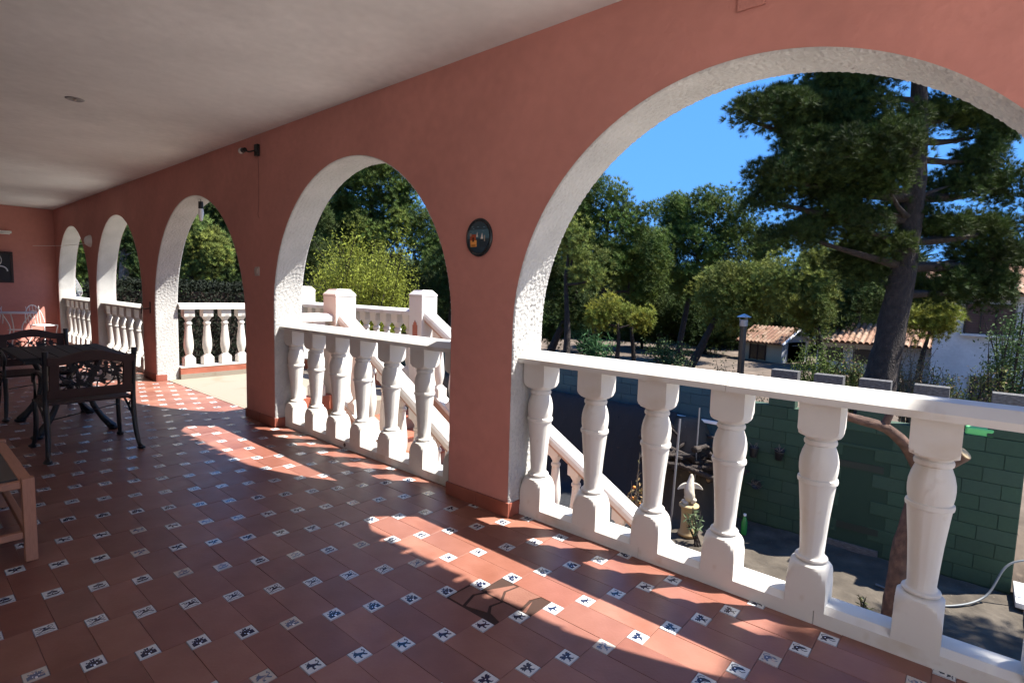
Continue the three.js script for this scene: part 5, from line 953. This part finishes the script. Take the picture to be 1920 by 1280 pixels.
{ // painted shed: local axes - ridge along direction e, gable towards the camera's right
  const h = thing('garden_shed', 'little painted shed with a tiled roof and red and orange doors', 'shed');
  const cream = std(lin(0.45, 0.41, 0.30), 0.9, { map: T.mottle }), pale = std(lin(0.7, 0.73, 0.78), 0.85, { map: T.mottle });
  const A = V(30.52, 0, 9.71), e = V(29.74, 0, 7.44).sub(A).normalize(), s = new THREE.Vector3().crossVectors(_up, e).normalize(); if (s.x < 0) s.negate(); // s points away
  const L = 2.4, Wd = 2.3, y0 = -2.6, ye = -0.72, yr = -0.1;
  const P = (a, b, y) => new THREE.Vector3().copy(A).addScaledVector(e, a).addScaledVector(s, b).setY(y);
  const prism = (pts, m, name, par = h) => { const q = []; const [b1, t1, b2, t2] = pts; void b1; const g = new THREE.BufferGeometry(); q.push(...pts); void t1; void b2; void t2; g.setAttribute('position', new THREE.Float32BufferAttribute(q.flatMap((p) => [p.x, p.y, p.z]), 3)); g.computeVertexNormals(); return mesh(name, metric(g), m, par); };
  const quad = (a, b, c, d) => [a, b, c, a, c, d];
  prism([...quad(P(0, 0, y0), P(L, 0, y0), P(L, 0, ye), P(0, 0, ye)), ...quad(P(L, Wd, y0), P(0, Wd, y0), P(0, Wd, ye), P(L, Wd, ye)), ...quad(P(0, Wd, y0), P(0, 0, y0), P(0, 0, ye), P(0, Wd, ye)), P(0, 0, ye), P(0, Wd / 2, yr - 0.03), P(0, Wd, ye)], cream, 'walls');
  prism([...quad(P(L, 0, y0), P(L, Wd, y0), P(L, Wd, ye), P(L, 0, ye)), P(L, 0, ye), P(L, Wd, ye), P(L, Wd / 2, yr - 0.03)], pale, 'painted_gable');
  const slopeV = P(0, Wd / 2, yr).sub(P(0, 0, ye)).normalize(), sl = P(0, Wd / 2, yr).distanceTo(P(0, 0, ye)) + 0.3;
  tiledSlope(h, 'roof_slope', P(-0.15, 0, ye).addScaledVector(slopeV, -0.3), e, slopeV, 12, 5, 0.22, sl / 5, 471);
  const sv2 = P(0, Wd / 2, yr).sub(P(0, Wd, ye)).normalize(); mesh('rear_slope', sweepQuad(P(-0.15, Wd, ye).addScaledVector(sv2, -0.3), e, sv2, L + 0.3, sl, new THREE.Vector3().crossVectors(e, sv2).normalize()), roofMats[0], h);
  const face = (a0, a1, ya, yb, off, m, name, par = h) => { const g = new THREE.BoxGeometry(0.06, yb - ya, a1 - a0); g.applyMatrix4(new THREE.Matrix4().makeBasis(e, _up, s)); const c = P(L + off, (a0 + a1) / 2, (ya + yb) / 2); g.translate(c.x, c.y, c.z); return mesh(name, g, m, par); };
  const red = std(lin(0.42, 0.06, 0.045), 0.7), orange = std(lin(0.7, 0.2, 0.04), 0.7);
  face(0.72, 1.2, y0, -0.98, 0.03, red, 'door'); face(1.23, 1.7, y0, -0.98, 0.035, orange, 'door');
  face(0.5, 0.69, y0, -0.93, 0.025, M.white, 'door_surround'); face(1.73, 1.9, y0, -0.93, 0.025, M.white, 'door_surround'); face(0.5, 1.9, -0.92, -0.78, 0.025, std(lin(0.4, 0.62, 0.66), 0.7), 'door_surround');
  for (const [b0, b1] of [[0, 1], [1, 0]]) { const a = P(L + 0.16, b0 * Wd - (b0 ? -0.25 : 0.25), ye - 0.16), b = P(L + 0.16, Wd / 2, yr - 0.02); void b1; mesh('barge_board', limb([a, b], [0.07, 0.07], 4), M.white, h); }
  const win = (a0, a1, ya, yb) => { const g = new THREE.BoxGeometry(a1 - a0, yb - ya, 0.06); g.applyMatrix4(new THREE.Matrix4().makeBasis(e, _up, new THREE.Vector3().crossVectors(e, _up))); const c = P((a0 + a1) / 2, -0.02, (ya + yb) / 2); g.translate(c.x, c.y, c.z); const f = mesh('window', g, std(lin(0.012, 0.011, 0.01), 0.25), h); for (const t of [a0, (a0 + a1) / 2, a1]) { const q = new THREE.BoxGeometry(0.05, yb - ya + 0.08, 0.1); q.applyMatrix4(new THREE.Matrix4().makeBasis(e, _up, new THREE.Vector3().crossVectors(e, _up))); const d = P(t, -0.03, (ya + yb) / 2); q.translate(d.x, d.y, d.z); mesh('window_bar', q, M.wood, f); } };
  win(0.6, 1.5, -1.75, -1.0);
}
{ // white house on the right
  const h = thing('white_house', 'white two storey house with a tiled roof and brown shuttered window', 'house');
  const wm = std(lin(0.66, 0.66, 0.65), 0.9, { map: T.mottle, bumpMap: T.plaster, bumpScale: 0.003 });
  mesh('wall', metric(box(21.6, 28, -2.6, 1.78, -9.5, 1.05)), wm, h);
  const v = new THREE.Vector3(0.94, 0.34, 0).normalize(); tiledSlope(h, 'roof_slope', V(21.15, 1.72, 1.45), new THREE.Vector3(0, 0, 1), v, 46, 6, 0.24, 0.46, 481);
  mesh('eave_board', metric(box(21.25, 21.599, 1.62, 1.69, -9.4, 1.3)), wm, h);
  const sh = mesh('shutter_window', box(21.56, 21.599, 0.55, 1.44, -0.8, 0.34), std(lin(0.02, 0.012, 0.01), 0.6), h);
  for (let k = 0; k < 12; k++) mesh('shutter_slat', box(21.54, 21.559, 0.56 + k * 0.073, 0.624 + k * 0.073, -0.79, 0.33), std(lin(0.075, 0.035, 0.028), 0.6), sh);
  for (let k = 0; k < 4; k++) mesh('window_bar', box(21.5, 21.53, 0.53, 1.46, -0.76 + k * 0.35, -0.735 + k * 0.35), M.iron, sh);
  mesh('window_sill', box(21.45, 21.599, 0.46, 0.53, -0.86, 0.4), wm, h);
  const vs = mesh('lower_window', box(21.57, 21.599, -1.5, -0.75, -0.9, 0.1), std(lin(0.03, 0.035, 0.05), 0.3), h); for (let k = 0; k < 5; k++) mesh('window_bar', box(21.545, 21.569, -1.5, -0.75, -0.88 + k * 0.235, -0.84 + k * 0.235), M.greyMetal, vs);
}
{ // low white outbuilding behind the big trunk
  const h = thing('low_house', 'low white outbuilding with a clay tiled roof behind the big trunk', 'house');
  mesh('wall', metric(box(28.4, 32, -2.6, -0.35, -1, 5.6)), std(lin(0.66, 0.64, 0.6), 0.9, { map: T.mottle }), h);
  tiledSlope(h, 'roof_slope', V(28.0, -0.42, 5.8), new THREE.Vector3(0, 0, 1), new THREE.Vector3(0.9, 0.28, 0).normalize(), 30, 5, 0.23, 0.5, 487);
  for (const d of [4.9, 3.8]) mesh('window', box(28.37, 28.399, -1.3, -0.7, d - 0.35, d + 0.35), std(lin(0.02, 0.02, 0.022), 0.3), h);
}
{ // white house far beyond the third arch
  const h = thing('far_house', 'small white house showing between the pines in the third arch', 'house');
  mesh('wall', box(14.6, 19.0, -2, 2.05, 49, 54), M.white, h);
  const v = new THREE.Vector3(0, 0.3, -1).normalize(); mesh('roof_slope', sweepQuad(V(14.3, 2.0, 48.7), new THREE.Vector3(1, 0, 0), v, 5, 3, new THREE.Vector3(0, 1, 0.3).normalize()), roofMats[1], h);
  for (const x of [15.6, 17.0]) mesh('window', box(x - 0.4, x + 0.4, 0.8, 1.5, 48.96, 48.999), std(lin(0.03, 0.04, 0.05), 0.3), h);
}
{ // white curved window grille outside the last arch
  const t = thing('window_grille', 'white bulging window grille on the house corner past the last arch', 'grille', [2.84, 0.98, 15.5]);
  for (let k = 0; k < 5; k++) mesh('bar', limb(curve([new THREE.Vector3(0, 0.5, -k * 0.12), new THREE.Vector3(0.06, 0.38, -k * 0.12), new THREE.Vector3(0.14, 0.18, -k * 0.12), new THREE.Vector3(0.14, 0.06, -k * 0.12), new THREE.Vector3(0.07, -0.02, -k * 0.12)], 14), Array(15).fill(0.008), 5), M.whiteWire, t);
  for (const [x, y] of [[0.05, 0.4], [0.15, 0.12]]) mesh('cross_bar', bar(new THREE.Vector3(x, y, 0.01), new THREE.Vector3(x, y, -0.5), 0.008), M.whiteWire, t);
}
scene.traverse((o) => { if (o.isMesh) o.castShadow = o.receiveShadow = true; });
renderer.render(scene, camera);
